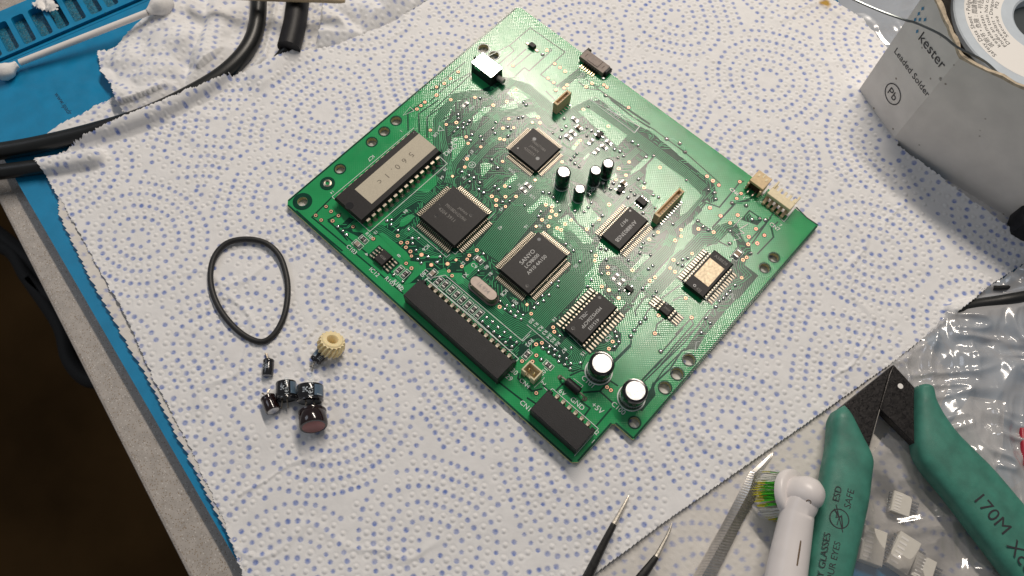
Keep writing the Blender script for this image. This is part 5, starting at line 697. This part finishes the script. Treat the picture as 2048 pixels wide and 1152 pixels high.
# ---- slide switch
q=D['sw']; cx_,cy_=sum(p[0] for p in q)/40,sum(p[1] for p in q)/40; o=part('switch',None,board,(cx_-BC[0],cy_-BC[1],ZS),0,'small boxed switch with a mirror-bright metal top and grey plunger'); b=MB(); b.box((0,0,.265),(.99,.59,.53),ch=.02,k=1); b.box((0,0,.533),(1.0,.6,.015),ch=.004,k=0); b.box((-.2,-.30,.44),(.26,.02,.10),k=0); b.lathe((.30,-.17,.5405),[(.04,0),(.038,.001)],14,k=2); part('case',b.mesh('case',[M['steelbright'],M['plastic'],M['greyp']]),o)
b=MB(); b.lathe((.5,.06,.20),[(.10,0),(.10,.18),(.115,.2),(.115,.26),(.10,.28)],16,ax=(1,0.1,0)); part('plunger',b.mesh('plunger',M['greyp'],True),o); b=MB(); b.stack((0,0,0),[(.10,.12,.0),(.10,.10,.4),(.04,.06,.56)]); part('lever',b.mesh('lever',M['plastic']),o,(-.56,-.04,0))
# ---- tiny black transistor at the top
o=part('sensor',None,board,bp((17.4,107.6)),0,'tiny black two-lead part alone near the top corner'); b=MB(); b.stack((0,0,0),[(.24,.18,.02),(.26,.20,.1),(.22,.16,.17)]); part('body',b.mesh('body',M['plastic']),o)
b=MB(); b.box((0,0,.02),(.14,.1,.03),ch=.012); lm=b.mesh('lead',M['tin']); part('lead',lm,o,(-.24,0,0)); part('lead',lm,o,(.22,0,0))
# ---- small chip parts
def smdm(kind):
    b=MB(); L,W_,H=.20,.125,.05
    if kind in('res','cap','brown'):
        if kind=='cap': L,W_,H=.20,.13,.09
        if kind=='brown': L,W_,H=.20,.14,.10
        b.box((0,0,H/2),(L*.56,W_*.98,H*1.02),k=0); 
        for s_ in(-1,1): b.box((s_*L*.39,0,H/2),(L*.22,W_,H),ch=.008,k=1); b.box((s_*L*.55,0,.012),(L*.22,W_*1.1,.024),ch=.01,k=2)
        if kind=='res': b.box((0,0,H+.001),(.05,.05,.001),k=3)
        return b.mesh('chip_part',[{'res':M['resist'],'cap':M['capb'],'brown':M['brownc']}[kind],M['ceramic'],M['solder'],M['marking']])
    if kind=='tran':
        b.stack((0,0,0),[(.15,.28,.02),(.17,.29,.06),(.14,.26,.11)]); 
        for x,y in((-.13,.09),(-.13,-.09),(.13,0)): b.box((x,y,.02),(.09,.05,.035),ch=.01,k=2)
    else:
        b.stack((0,0,0),[(.36,.24,.02),(.38,.26,.08),(.34,.22,.16)])
        for x in(-.13,-.04,.05,.14): b.box((x,.17,.02),(.045,.1,.035),ch=.01,k=2); b.box((x,-.17,.02),(.045,.1,.035),ch=.01,k=2)
    return b.mesh('chip_part',[M['epoxy'],M['ceramic'],M['solder']])
SM={k:smdm(k) for k in('res','cap','brown','tran','sot')}; NMk={'res':'resistor','cap':'ceramic_capacitor','brown':'ceramic_capacitor','tran':'transistor','sot':'regulator'}
for k,x,y,ax,sc in D['smd']:
    o=part(NMk[k],SM[k],board,bp((x,y),zv),math.radians(ax+random.uniform(-2,2))); o.scale=(sc,sc,1)
    if k!='tran' or 1:
        a,b2=(1.7*sc,.95*sc) if ax==0 else (.95*sc,1.7*sc)
        if k=='sot': a,b2=2.3,1.7
        ribbon(silk,mm([(x-a,y-b2),(x+a,y-b2),(x+a,y+b2),(x-a,y+b2)]),.014,up(),True)
part('silkscreen',silk.mesh('silkscreen',M['silk']),board,kind='stuff',label='white printed part names and outlines')
# a row of paired solder pads behind the long socket
# ================================================================ loose things on the towel
b=MB(); pl=cr([(p[0],p[1],p[2]+.02) for p in D['belt']],6,True); pl=[Vector((p.x,p.y,p.z+.05*max(0,math.sin(i/len(pl)*2*PI+.6)))) for i,p in enumerate(pl)]
b.tube(pl,.098,10,closed=True); thing('rubber_belt','black rubber drive belt lying in an egg-shaped loop on the towel','belt',me=b.mesh('rubber_belt',M['rubber'],True))
labs=['small dark capacitor lying alone below the rubber belt','small slate-striped capacitor with a cream gear leaning on it','mid-sized black capacitor lying left of the widest printed one','wide blue-striped capacitor with boxed logo print','small reddish-black capacitor at the left end of the pile','fattest reddish capacitor showing its rosy round end']
for i,(p,q,r) in enumerate(D['loose']):
    p,q=Vector(p),Vector(q); r/=10; ax=(q-p); h=ax.length; zc_=ZT-.02+r; ctr=Vector((p.x,p.y,zc_)); ax=Vector((ax.x,ax.y,0)).normalized()
    if i==4: ax=(ax+Vector((0,0,.12))).normalized()
    if i==5: ax=(ax+Vector((0,0,.25))).normalized()
    o=thing('loose_capacitor',labs[i],'capacitor',ctr,'capacitors taken off the board')
    z=ax; x=z.cross(Vector((0,0,1))).normalized(); y=z.cross(x); Rm=Matrix((x,y,z)).transposed().to_euler()
    red=i in(4,5)
    b=MB(); b.lathe((0,0,0),[(r*.5,.02),(r*.78,.02),(r*.86,.0),(r,.03),(r,.08),(r*.95,.11),(r,.14),(r,h-.05),(r*.94,h-.01),(r*.82,h),(r*.78,h-.006)],28,k=0,cap1=False); b.lathe((0,0,h-.008),[(r*.8,0),(r*.79,.004)],28,k=1); part('can',b.mesh('can',[M['sleevered'] if red else M['sleeve'],M['alured'] if i==5 else M['alu']],True,45),o,rot=Rm)
    # print band: the camera side is -y in the local frame (y points down)
    def band(a0,a1,z0,z1): 
        b=MB(); b.rings([[((r+.002)*math.cos(a0+(a1-a0)*k/8),(r+.002)*math.sin(a0+(a1-a0)*k/8),zz) for zz in(z0,z1)] for k in range(9)],False,False,closed=False); return b
    if i in(1,2,3): part('stripe',band(*{1:(3.7,4.6),2:(5.35,6.15),3:(5.25,6.1)}[i],.14,h-.07).mesh('stripe',M['sleeveblue']),o,rot=Rm)
    if i in(0,1,2,3):
        b=MB()
        for s_,a_,zz,sz in {0:[('100',4.4,.12,.10),('YXF',5.1,.12,.10)],1:[('E',4.1,.1,.11),('50V',5.1,.08,.10)],2:[('16V 470',4.80,.08,.12),('M',4.35,.25,.14)],3:[('16V 1000',4.80,.06,.15),('M',4.35,.22,.18)]}[i]:
            v,f,bb=text_vf(s_); sc=sz/.73; b.add([((r+.003)*math.cos(a_+yy*sc/r),(r+.003)*math.sin(a_+yy*sc/r),zz+xx*sc) for xx,yy,_ in v],f)
        if i==3:
            b.rings([[((r+.0025)*math.cos(a),(r+.0025)*math.sin(a),zz) for zz in(.16,.178)] for a in np.linspace(5.45,5.9,5)],False,False,closed=False)
        part('print',b.mesh('print',M['sleeveprint']),o,rot=Rm)
    for L in D['leads'][i]:
        b=MB(); Q=[Vector(L[0])+(ctr-Vector(L[0]))*.25]+[Vector(k) for k in L]; Q=[Vector((k.x,k.y,max(ZT+.03,zc_+(k.z-zc_)*1.0-.03*j))) for j,k in enumerate(Q)]; b.tube(cr([k-ctr for k in Q],4),.024,7); part('lead',b.mesh('lead',M['tin'],True),o)
# cream worm gear
gc=Vector(D['gear'][0]); o=thing('worm_gear','cream plastic toothed gear leaning on a small capacitor','gear',(gc.x,gc.y,ZT)); b=MB(); nT=17; rings=[]
for t_ in range(7):
    zz=-.24+.45*t_/6; tw=.40*t_/6; pr=1-.12*abs(t_-3)/3; lp=[]
    for k in range(nT*4):
        a=2*PI*k/(nT*4)+tw; rr=(.45 if k%4 in(0,1) else .37)*pr; lp.append((rr*math.cos(a),rr*math.sin(a),zz))
    rings.append(lp)
def cir(r,z): return [(r*math.cos(2*PI*k/(nT*4)),r*math.sin(2*PI*k/(nT*4)),z) for k in range(nT*4)]
rings=[cir(.10,-.24)]+rings+[cir(.33,.215),cir(.30,.245),cir(.19,.25),cir(.165,.22),cir(.135,.02),cir(.11,-.12)]
b.rings(rings,False,False); ga=(Vector((.737,.676,0))*.30+Vector((-.628,.674,0))*.42+Vector((0,0,.80))).normalized(); part('toothed_wheel',b.mesh('toothed_wheel',M['cream'],True,38),o,(0,0,.42),rot=ga.to_track_quat('Z','Y').to_euler())
# ================================================================ cables and sticks
b=MB(); b.tube([(p.x,p.y,.5+CR_) for p in cabl],CR_,14); thing('cable','thick black cable curving up along the torn towel edge','cable',me=b.mesh('cable',M['cable'],True))
b=MB(); b.tube([(p.x,p.y,.77) for p in cab2],.27,12); thing('cable','black cable end running in under the left towel corner','cable',me=b.mesh('cable',M['cable'],True))
o=thing('cable_sleeve','wide black cable sleeve with narrower cable, tucked under the towel edge','cable',tuple(D['strain'][0])); s0=Vector(D['strain'][0])
b=MB(); S_=cr(D['strain'],5); b.tube([(p.x-s0.x,p.y-s0.y,.98-s0.z+.05*i/len(S_)) for i,p in enumerate(S_)],.43,16); part('sleeve',b.mesh('sleeve',M['plastic'],True),o)
b=MB(); S_=cr(D['strain_tail'],5); b.tube([(p.x-s0.x,p.y-s0.y,.84-s0.z-.32*i/len(S_)) for i,p in enumerate(S_)],[.24-.05*i/len(S_) for i in range(len(S_))],12); part('inner_cable',b.mesh('inner_cable',M['cable'],True),o)
b=MB(); S_=cr(D['cream'],4); b.tube(S_,[.17]*(len(S_)-3)+[.165,.15,.11],12,flat=.8); thing('plastic_stick','cream plastic stick end resting across black cables at the photo top','stick',me=b.mesh('plastic_stick',M['creamw'],True))
o=thing('cotton_swab','white cotton swab lying along the blue parts tray','cotton swab',tuple(D['swab'][1])); s0=Vector(D['swab'][1])
pa,pb=Vector(D['swab'][1]),Vector(D['swab'][2]); b=MB(); zS=.80; zE=1.30; b.tube([(0,0,zS-s0.z),(pb.x-pa.x,pb.y-pa.y,zE-s0.z)],.125,12); part('stick',b.mesh('stick',M['paperstick'],True),o)
for k,(hd,nb) in enumerate(((Vector(D['swab'][0]),pa),(Vector(D['swab'][3]),pb))):
    d=(nb-hd); d.z=0; d.normalize(); c=Vector((hd.x-s0.x,hd.y-s0.y,(zS if k==0 else zE)-s0.z)); r_=.30 if k==0 else .38
    b=MB(); b.lathe(c,[(.02,-r_*1.25),(r_*.55,-r_*1.1),(r_*.9,-r_*.55),(r_,0),(r_*.88,r_*.55),(r_*.55,r_*.95),(.14,r_*1.3),(.126,r_*1.5)],20,ax=d); me=b.mesh('cotton_tip',M['cotton'],True,80)
    for v in me.vertices: v.co+=Vector((rng.normal(),rng.normal(),rng.normal()))*.012
    part('cotton_tip',me,o)
# scrap of tissue on the tray
sp=D['scrap'][0]; P6=[(sp[0]+a,sp[1]+b_) for a,b_ in((-.5,-.3),(-.1,-.35),(.25,-.2),(.5,-.1),(.75,.2),(.3,.35),(-.2,.5),(-.5,.2))]
me=sheet('tissue_scrap',P6,.04,lambda X,Y:.72+.5*np.abs(vnoise(X*3,Y*3,71))+.12*vnoise(X*9,Y*9,72),M['cotton'],.06,None,73); thing('tissue_scrap','small crumpled scrap of white tissue on the blue parts tray','tissue',me=me)
# cables down on the floor side
for i,L in enumerate(D['floorcable']):
    b=MB(); S_=cr(L,6); b.tube([(p.x+.0,p.y,p.z) for p in S_],.62 if i<2 else .5,10); thing('floor_cable',['dark cable running down into the shadow below the worktop edge','dark cable hanging in a loop below the worktop edge','short dark cable at the left edge below the worktop'][i],'cable',me=b.mesh('floor_cable',M['cableD'],True))
# ================================================================ tools
o=thing('black_tweezers','black coated tweezers with two worn bright fine tips, bottom of the towel','tweezers',tuple(D['probe1'][-1])); s0=Vector(o.location)
for L,kk in((D['probe1'],0),(D['probe2'],1)):
    Q=[Vector(p)-s0 for p in L]
    for nm,seg,r0,r1,m_ in(('tip',Q[:3] if kk==0 else Q[:4],.022,.085,'tip'),('arm',Q[3:] if kk==0 else Q[4:],.09,.17,'twblack')):
        S_=cr(seg,5); b=MB(); b.tube(S_,[r0+(r1-r0)*i/(len(S_)-1) for i in range(len(S_))],8,flat=.8); part(nm,b.mesh(nm,M[m_],True),o)
TW=[[[17.3521,4.5674,0.6],[17.362,4.5624,0.61],[17.3763,4.5529,0.63]],[[17.328,4.4189,0.6],[17.3801,4.4017,0.63],[17.4201,4.3815,0.63]],[[17.2727,4.0253,0.6],[17.3525,4.015,0.64],[17.4281,4.0081,0.63]],[[17.1878,3.5339,0.6],[17.3172,3.6256,0.67],[17.5411,3.5057,0.63]],[[17.2837,2.9629,0.63],[17.4892,3.0275,0.78],[17.7715,3.0487,0.66]],[[17.471,1.7991,0.65],[17.6476,1.8993,0.88],[17.9028,2.1387,0.68]],[[17.6384,0.6629,0.66],[17.7891,0.7979,0.94],[18.1128,1.0183,0.69]],[[17.8626,-1.0013,0.68],[17.995,-0.8403,1.0],[18.4006,-0.558,0.71]]]
o=thing('steel_tweezers','bright steel tool with ridged faces, lying under the green and white bristles','tweezers',(TW[-1][0][0],TW[-1][0][1],.56)); s0=Vector(o.location)
R=[]
for i in range(len(TW)-1):
    n=int((Vector(TW[i+1][1])-Vector(TW[i][1])).length/.045); n=max(2,n)
    for j in range(n):
        t_=j/n; l,m_,r_=[Vector(TW[i][k]).lerp(Vector(TW[i+1][k]),t_)-s0 for k in range(3)]; tooth=(.022 if (i>=3 and len(R)%2) else 0); 
        R.append([(l.x,l.y,l.z-.02),(l.x,l.y,l.z),(m_.x,m_.y,m_.z-tooth),(r_.x,r_.y,r_.z-tooth*.6),(r_.x,r_.y,r_.z-.1)])
b=MB(); b.rings(R); part('ridged_arm',b.mesh('ridged_arm',M['twsteel']),o)
# toothbrush head
N_=[Vector(p) for p in D['brush_neck']]; o=thing('toothbrush_head','white electric toothbrush head with green and white bristles, beside the green cutter handle','toothbrush head',(N_[1].x,N_[1].y,ZT)); s0=Vector(o.location)
S_=cr(N_[:4],6); b=MB(); rr=[.62-.16*i/(len(S_)-1) for i in range(len(S_))]; b.tube([p-s0 for p in S_]+[N_[3]+(N_[4]-N_[3])*.4-s0,N_[3]+(N_[4]-N_[3])*.8-s0],rr+[.47,.44],24); part('neck',b.mesh('neck',M['brush'],True,60),o)
b=MB(); ctr=N_[4]-s0; 
ax=(Vector((-.737,-.676,-.02))*.62+Vector((0,0,-.76))+Vector((-.05,.06,0))).normalized()
b.lathe(ctr,[(.02,-.49),(.22,-.46),(.38,-.34),(.48,-.14),(.50,.05),(.50,.35),(.46,.5)],28,ax=ax); part('drive_hub',b.mesh('drive_hub',M['brush'],True,80),o)
dc=Vector(D['brush_disc'][0])-s0; dc=ctr+ax*.42
b=MB(); b.lathe(dc,[(.50,-.10),(.66,-.08),(.72,-.03),(.73,.10),(.70,.18),(.6,.2)],32,ax=ax); part('bristle_plate',b.mesh('bristle_plate',M['brush'],True,50),o)
x=ax.orthogonal().normalized(); y=ax.cross(x); tuft={}
for k in range(150):
    pass
for ring,(rad,n) in enumerate(((.60,26),(.42,16),(.2,8))):
    for k in range(n):
        a=2*PI*k/n+ring*.3; base=dc+x*(rad*math.cos(a))+y*(rad*math.sin(a))+ax*.18; grp='bw' if (k//3+ring)%2 else 'bg'; b=tuft.setdefault(grp,MB())
        for q in range(9):
            jit=Vector((random.gauss(0,.024),random.gauss(0,.024),random.gauss(0,.024))); L=.66+random.uniform(-.06,.06)
            tipv=base+jit*1.7+ax*L+ (x*math.cos(a)+y*math.sin(a))*.06; mid=base+jit+(tipv-base)*.6
            b.tube([base+jit,mid],.012,4,k=0); b.tube([mid,tipv],[.011,.007],4,k=1)
part('green_bristles',tuft['bg'].mesh('green_bristles',[M['bg'],M['by']]),o,kind='stuff'); part('white_bristles',tuft['bw'].mesh('white_bristles',[M['bw'],M['bw']]),o,kind='stuff')
camv=Vector(cC)
def on_neck(p,dz=0): return Vector(p)-s0
p0,p1=[Vector(k)-s0 for k in D['brush_slot']]
for (pa_,pb_,r_,m_) in ((p0,p1,.07,'slot'),):
    b=MB(); d_=(pb_-pa_); b.tube([pa_-Vector((0,0,.0)),pb_],[.06,.06],8); part('slot',b.mesh('slot',M['slot'],True),o)
hp=Vector(D['brush_hole'][0])-s0; vw=(camv-s0-ctr).normalized(); b=MB(); hq=ctr+(hp-ctr).normalized()*.485; b.lathe(hq,[(.075,-.02),(.075,.012),(.05,.013),(.045,-.01)],14,ax=(hp-ctr)); part('hole',b.mesh('hole',M['slot']),o)

# flush cutters
def pillow(poly,z0,z1,r,k=4,inner=None):
    P=[Vector((p[0],p[1])) for p in poly]; n=len(P); area_=sum(P[i].x*P[(i+1)%n].y-P[(i+1)%n].x*P[i].y for i in range(n)); sgn=1 if area_>0 else -1
    def off(d):
        O=[]
        for i in range(n):
            a,b_,c_=P[i-1],P[i],P[(i+1)%n]; d1=(b_-a).normalized(); d2=(c_-b_).normalized(); t_=(d1+d2); t_=t_.normalized() if t_.length>1e-4 else d1; nn=Vector((-t_.y,t_.x))*sgn; O.append(b_+nn*d)
        return O
    R=[]
    for j in range(k+1): a=PI/2*j/k; R.append([(p.x,p.y,z0+r-r*math.sin(a)*0-r*math.cos(a)*0+(-r*math.cos(a)+0)) for p in off(r*(1-math.sin(a)))])
    for j in range(k+1): a=PI/2*j/k; R.append([(p.x,p.y,z1-r+r*math.sin(a)) for p in off(r*(1-math.cos(a)))])
    b=MB(); b.rings(R); return b
def dense(poly,n=5): return [tuple(p)[:2] for p in cr([(p[0],p[1],0) for p in poly],n,True)]
o=thing('flush_cutter','green-handled flush cutter with black jaws, lying open at lower right','cutting pliers',(18.6,8.5,.7)); s0=Vector(o.location)
def shift(b): b.v=[(x-s0.x,y-s0.y,z-s0.z) for x,y,z in b.v]; return b
for key in('handL','handR'):
    R=[]; prs=D[key]; n=len(prs); EX=3.2
    Lc=cr([p[0] for p in prs],4); Rc=cr([p[1] for p in prs],4)
    for i,(l,r_) in enumerate(zip(Lc,Rc)):
        c=(l+r_)/2; hw=(r_-l)/2; hh=.5*min(1,.55+.18*i); lp=[]
        for k in range(28):
            a_=2*PI*k/28; ca,sa=math.cos(a_),math.sin(a_); px_=math.copysign(abs(ca)**(2/EX),ca); pz_=math.copysign(abs(sa)**(2/EX),sa); lp.append((c.x+hw.x*px_-s0.x,c.y+hw.y*px_-s0.y,1.2+hh*pz_*(1 if sa<0 else 1)-s0.z))
        R.append(lp)
    b=MB(); b.rings(R); part('handle',b.mesh('handle',M['grip'],True,60),o)
b=shift(pillow(D['jawL'],.95,1.28,.03,2)); part('jaw',b.mesh('jaw',M['jaw']),o)
b=shift(pillow(D['jawR'],1.0,1.34,.03,2)); part('jaw',b.mesh('jaw',M['jaw']),o)
pv=Vector(D['pivot'])-s0; b=MB(); b.lathe((pv.x,pv.y,1.338-s0.z),[(.085,0),(.085,.006),(.08,.0062)],20); part('pin_hole',b.mesh('pin_hole',M['label']),o)
b=MB(); a_,b_,c_=[Vector(D['jawL'][k]) for k in(4,3,2)]; b.tube([(p.x-s0.x,p.y-s0.y,1.30-s0.z) for p in(a_,b_,c_)],.018,6); part('cutting_edge',b.mesh('cutting_edge',M['jawbright']),o)
for s_,p,q,_ in D['hand_text']:
    b=MB(); p,q=Vector(p),Vector(q); d=(q-p); d.z=0; L=d.length; d.normalize(); text_frame(b,s_,(p.x-s0.x,p.y-s0.y,1.7035-s0.z),d,(-d.y,d.x,0),width=L); part('lettering',b.mesh('lettering',M['black_print']),o)
b=MB()
c_=Vector(D['esd'][0])-s0; r_=(Vector(D['esd'][1])-Vector(D['esd'][0])).length; zt=1.7035-s0.z
b.rings([[(c_.x+p[0],c_.y+p[1],zt) for p in circle(0,0,r_,32)],[(c_.x+p[0],c_.y+p[1],zt) for p in circle(0,0,r_*.9,32)]],False,False)
d=(Vector(D['hand_text'][0][2])-Vector(D['hand_text'][0][1])); d.z=0; d.normalize(); u=Vector((-d.y,d.x,0)); F=lambda a,e: tuple((c_+d*(a*r_)+u*(e*r_)))[:2]
ribbon(b,[F(-1.2,-.6),F(1.25,.6)],r_*.10,zt+.0004); ribbon(b,[F(.8,.7),F(.1,.05),F(.35,-.15),F(-.8,-.5)],r_*.13,zt+.0008); ribbon(b,[F(.75,.35),F(0,.35),F(.2,.05),F(-.7,.1)],r_*.08,zt+.0012)
part('safety_symbol',b.mesh('safety_symbol',M['black_print']),o)
# ================================================================ solder box with its spool
V8=[(11.85,17.75,6.15),(13.95,16.75,5.45),(19.2,17.05,5.9),(20.5,19,5.5),(20,23,4.8),(17,24.6,5),(14,24.3,5.3),(11.7,21.5,5.9)]
o=thing('solder_box','white eight-sided cardboard solder box, torn open over its spool','box',(14.5,20,.5)); s0=Vector(o.location)
W8=[]
for i in range(8):
    a,c=Vector(V8[i]),Vector(V8[(i+1)%8])
    for k in range(12): t_=k/12; p=a.lerp(c,t_); W8.append((p.x,p.y,p.z+(.05*random.random()-.02 if k else 0)))
cx8=Vector((15.6,20.6)); b=MB(); inn=lambda p,s_: (p[0]+(cx8.x-p[0])*s_,p[1]+(cx8.y-p[1])*s_)
b.rings([[(p[0]-s0.x,p[1]-s0.y,.0) for p in W8],[(p[0]-s0.x,p[1]-s0.y,p[2]-s0.z-.12) for p in W8]],True,False); b.rings([[(inn(p,.045)[0]-s0.x,inn(p,.045)[1]-s0.y,p[2]-s0.z-.12) for p in W8],[(inn(p,.045)[0]-s0.x,inn(p,.045)[1]-s0.y,.02) for p in W8]],False,False)
part('carton',b.mesh('carton',M['card']),o)
b=MB(); b.rings([[(p[0]-s0.x,p[1]-s0.y,p[2]-s0.z-.12) for p in W8],[(inn(p,-.008+.012*random.random())[0]-s0.x,inn(p,-.008+.01*random.random())[1]-s0.y,p[2]-s0.z+random.uniform(-.05,.03)) for p in W8],[(inn(p,.03)[0]-s0.x,inn(p,.03)[1]-s0.y,p[2]-s0.z+random.uniform(-.08,.02)) for p in W8],[(inn(p,.046)[0]-s0.x,inn(p,.046)[1]-s0.y,p[2]-s0.z-.13) for p in W8]],False,False); part('torn_rim',b.mesh('torn_rim',M['torn'],True,70),o)
fd=Vector((V8[1][0]-V8[0][0],V8[1][1]-V8[0][1],0)).normalized(); fn=Vector((fd.y,-fd.x,0)); up_=Vector((0,0,1))
for s_,p,q in D['box_text']:
    b=MB(); p,q=Vector(p),Vector(q); L=(q-p).dot(fd)
    if s_=='Pb': 
        text_frame(b,s_,Vector(D['box_pb'])+fn*.012-s0,fd,up_,h=.34,left=False); part('lettering',b.mesh('lettering',M['black_print']),o); b=MB(); p=Vector(D['box_pb'])+fn*.012-s0; b.rings([[tuple(p+fd*(.40*c*math.cos(a))+up_*(.40*c*math.sin(a))) for a in np.linspace(0,2*PI,33)[:-1]] for c in(1,.9)],False,False); part('printed_ring',b.mesh('printed_ring',M['black_print']),o)
    else: text_frame(b,s_,p+fn*.012-s0,fd,up_,width=L); part('lettering',b.mesh('lettering',M['black_print']),o)
b=MB(); text_frame(b,'®',Vector(D['box_reg'])+fn*.012-s0,fd,up_,h=.12); part('lettering',b.mesh('lettering',M['black_print']),o)
for p in D['diamonds']: b=MB(); p=Vector(p)+fn*.012-s0; b.add([fd*.055,up_*.09,fd*-.055,up_*-.09],[(0,1,2,3)]); part('printed_diamond',b.mesh('printed_diamond',M['blueprint']),o,p)
SPc=(15.22,20.75,4.72); o=thing('solder_spool','pale plastic solder spool with a white ring label, inside the torn box','spool',(SPc[0],SPc[1],.6)); zz=SPc[2]-.6
b=MB(); b.lathe((0,0,zz),[(1.0,-4.0),(1.0,-.3),(2.93,-.24),(2.96,-.2),(2.96,-.04),(2.92,0),(1.05,.0),(.98,-.05),(.95,-.9)],64,cap0=False,cap1=False); part('flange',b.mesh('flange',M['spool'],True,30),o)
b=MB(); b.rings([[(p[0],p[1],zz+.003) for p in circle(0,0,2.62,64)],[(p[0],p[1],zz+.003) for p in circle(0,0,1.42,64)]],False,False); part('ring_label',b.mesh('ring_label',M['label']),o)
b=MB(); b.lathe((0,0,zz),[(1.6,-3.9),(1.62,-.4)],40); part('solder_winding',b.mesh('solder_winding',M['wire'],True),o)
b=MB()
def arc(s_,r_,mid,h,span):
    v_=[]; x_=0; b=MB()
    for ch_ in s_: v,f,bb=text_vf(ch_); w_=(bb[1]+.06 if ch_!=' ' and f else .3); v_.append((ch_,x_,w_)); x_+=w_
    sc=h/.73; sq=span*r_/(x_*sc); tot=span
    for ch_,x0_,w_ in v_:
        if ch_==' ': continue
        v,f,bb=text_vf(ch_); a=mid+tot/2-(x0_+w_/2)*sc*sq/r_
        C_=Vector((math.cos(a),math.sin(a))); T_=Vector((math.sin(a),-math.cos(a)))
        b.add([(C_.x*(r_+yy*sc)+T_.x*(xx-w_/2)*sc*sq,C_.y*(r_+yy*sc)+T_.y*(xx-w_/2)*sc*sq,zz+.006) for xx,yy,_ in v],f)
    part('label_print',b.mesh('label_print',M['black_print']),o)
for s_,r_,mid,h,sp_ in (('Safety Data Sheet • Peligro : Lea la Ficha de Datos',2.42,3.55,.15,1.95),('说明书 • 危險 : 閱讀物質安全資料表 • Bahaya',2.21,3.50,.15,1.8),('keselamatan • 위험 : 읽는 물질안전',2.02,3.55,.14,1.8),('Phiếu an toàn hóa chất • Gefahr :',1.85,3.60,.13,1.8),('Datenblatt • Danger : Lire Fiche',1.69,3.60,.125,1.8),('Sécurité    M2  R1806',1.53,3.6,.115,1.5)): arc(s_,r_,mid,h,sp_)

b=MB(); b.tube(cr(D['wire'],6),.038,7); thing('solder_wire','thin grey solder wire trailing from the spool over the box rim','wire',me=b.mesh('solder_wire',M['wire'],True))
# ================================================================ bags and bits on the right
def bag(P,step,z0,amp,seed,m,name,label,fr=.6,avoid=None):
    def h(X,Y):
        u=(X*.80+Y*.60)*fr; v=(-X*.60+Y*.80)*fr; wob=vnoise(u*.6,v*.6,seed+5)*1.3; n1=vnoise(u*.55+wob,v*.3,seed)*2; n2=1-np.abs(vnoise(u*1.5+wob*1.5,v*.42+wob,seed+1))*4.5; n3=1-np.abs(vnoise(u*.9+wob,v*2.6+2*wob,seed+2))*4.5; n4=1-np.abs(vnoise(u*5+3*wob,v*1.6+wob,seed+3))*4
        z=z0+amp*(.5*n1+.34*np.maximum(n2,-.6)+.22*np.maximum(n3,-.6)+.09*n4)
        if avoid: z=np.minimum(z,.54+.7*segdist(X/fr,Y/fr,avoid))
        return z
    me=sheet(name,P,step,h,m,.02,None,seed+9); return thing(name,label,'plastic bag',me=me)
for i,q in enumerate(D['whites']):
    Q=[Vector(p) for p in q]; c=sum(Q,Vector())/4; ang=math.atan2((Q[1]-Q[0]).y,(Q[1]-Q[0]).x); sx=((Q[1]-Q[0]).length+(Q[2]-Q[3]).length)/2; sy=((Q[3]-Q[0]).length+(Q[2]-Q[1]).length)/2
    o=thing('white_connector',['white pin connector nearest the cutter handle, inside the clear bag','white pin connector in the middle of the clear bag','white pin connector at the bottom right of the clear bag','pale connector lying deepest between the cutter handles'][i],'connector',(c.x,c.y,.52),'white connectors in the clear bag')
    b=MB(); b.box((0,0,.2),(sx,sy,.36),ang,.02); 
    for k in range(6): q_=(k-2.5)*sy/7; b.box((-sx*.22*math.cos(ang)-q_*math.sin(ang),-sx*.22*math.sin(ang)+q_*math.cos(ang),.383),(sx*.34,sy*.06,.012),ang,k=1)
    part('housing',b.mesh('housing',[M['white'],M['card']]),o)
    b=MB(); b.box((.12,0,.2),(.3,.05,.05),ch=.01); pm=b.mesh('pin',M['pin'])
    for k in range(6): q_=(k-2.5)*sy/7; part('pin',pm,o,(sx*.5*math.cos(ang)-q_*math.sin(ang),sx*.5*math.sin(ang)+q_*math.cos(ang),0),ang); part('pin',pm,o,(-sx*.62*math.cos(ang)-q_*math.sin(ang),-sx*.62*math.sin(ang)+q_*math.cos(ang),0.06),ang)
b=MB(); b.prism([p[:2] for p in D['label_paper']],.64,.66); thing('paper_label','white paper label inside the plastic bag at the right','label',me=b.mesh('paper_label',M['label']))
b=pillow(D['red'],.6,.95,.08,3); thing('red_part','red plastic piece inside the bag at the right edge','plastic part',me=b.mesh('red_part',M['red'],True))
bag(D['bag_mid'],.05,.90,.30,101,M['film'],'clear_bag','clear plastic bag of white connectors between the cutter handles')
bag(D['bag_right'],.05,.82,.42,121,M['film2'],'plastic_bag','crumpled milky plastic bag right of the cutter',.95,D['cable3'])
bag(D['bagtop'],.05,.62,.2,141,M['film2'],'zip_bag','grey zip bag behind the solder box')
b=pillow(D['blackplug'],.56,1.5,.15,3); thing('power_plug','black moulded plug at the right edge beside the towel corner','plug',me=b.mesh('power_plug',M['plastic'],True))
b=MB(); b.tube(cr(D['cable3'],6),.21,12); thing('cable','black cable crossing the plastic bag at the right edge','cable',me=b.mesh('cable',M['cable'],True))
b=MB(); b.tube(cr(D['cable4'],6),.09,10); thing('cable','thin dark cable under the bag beside the right towel corner','cable',me=b.mesh('cable',M['cable'],True))
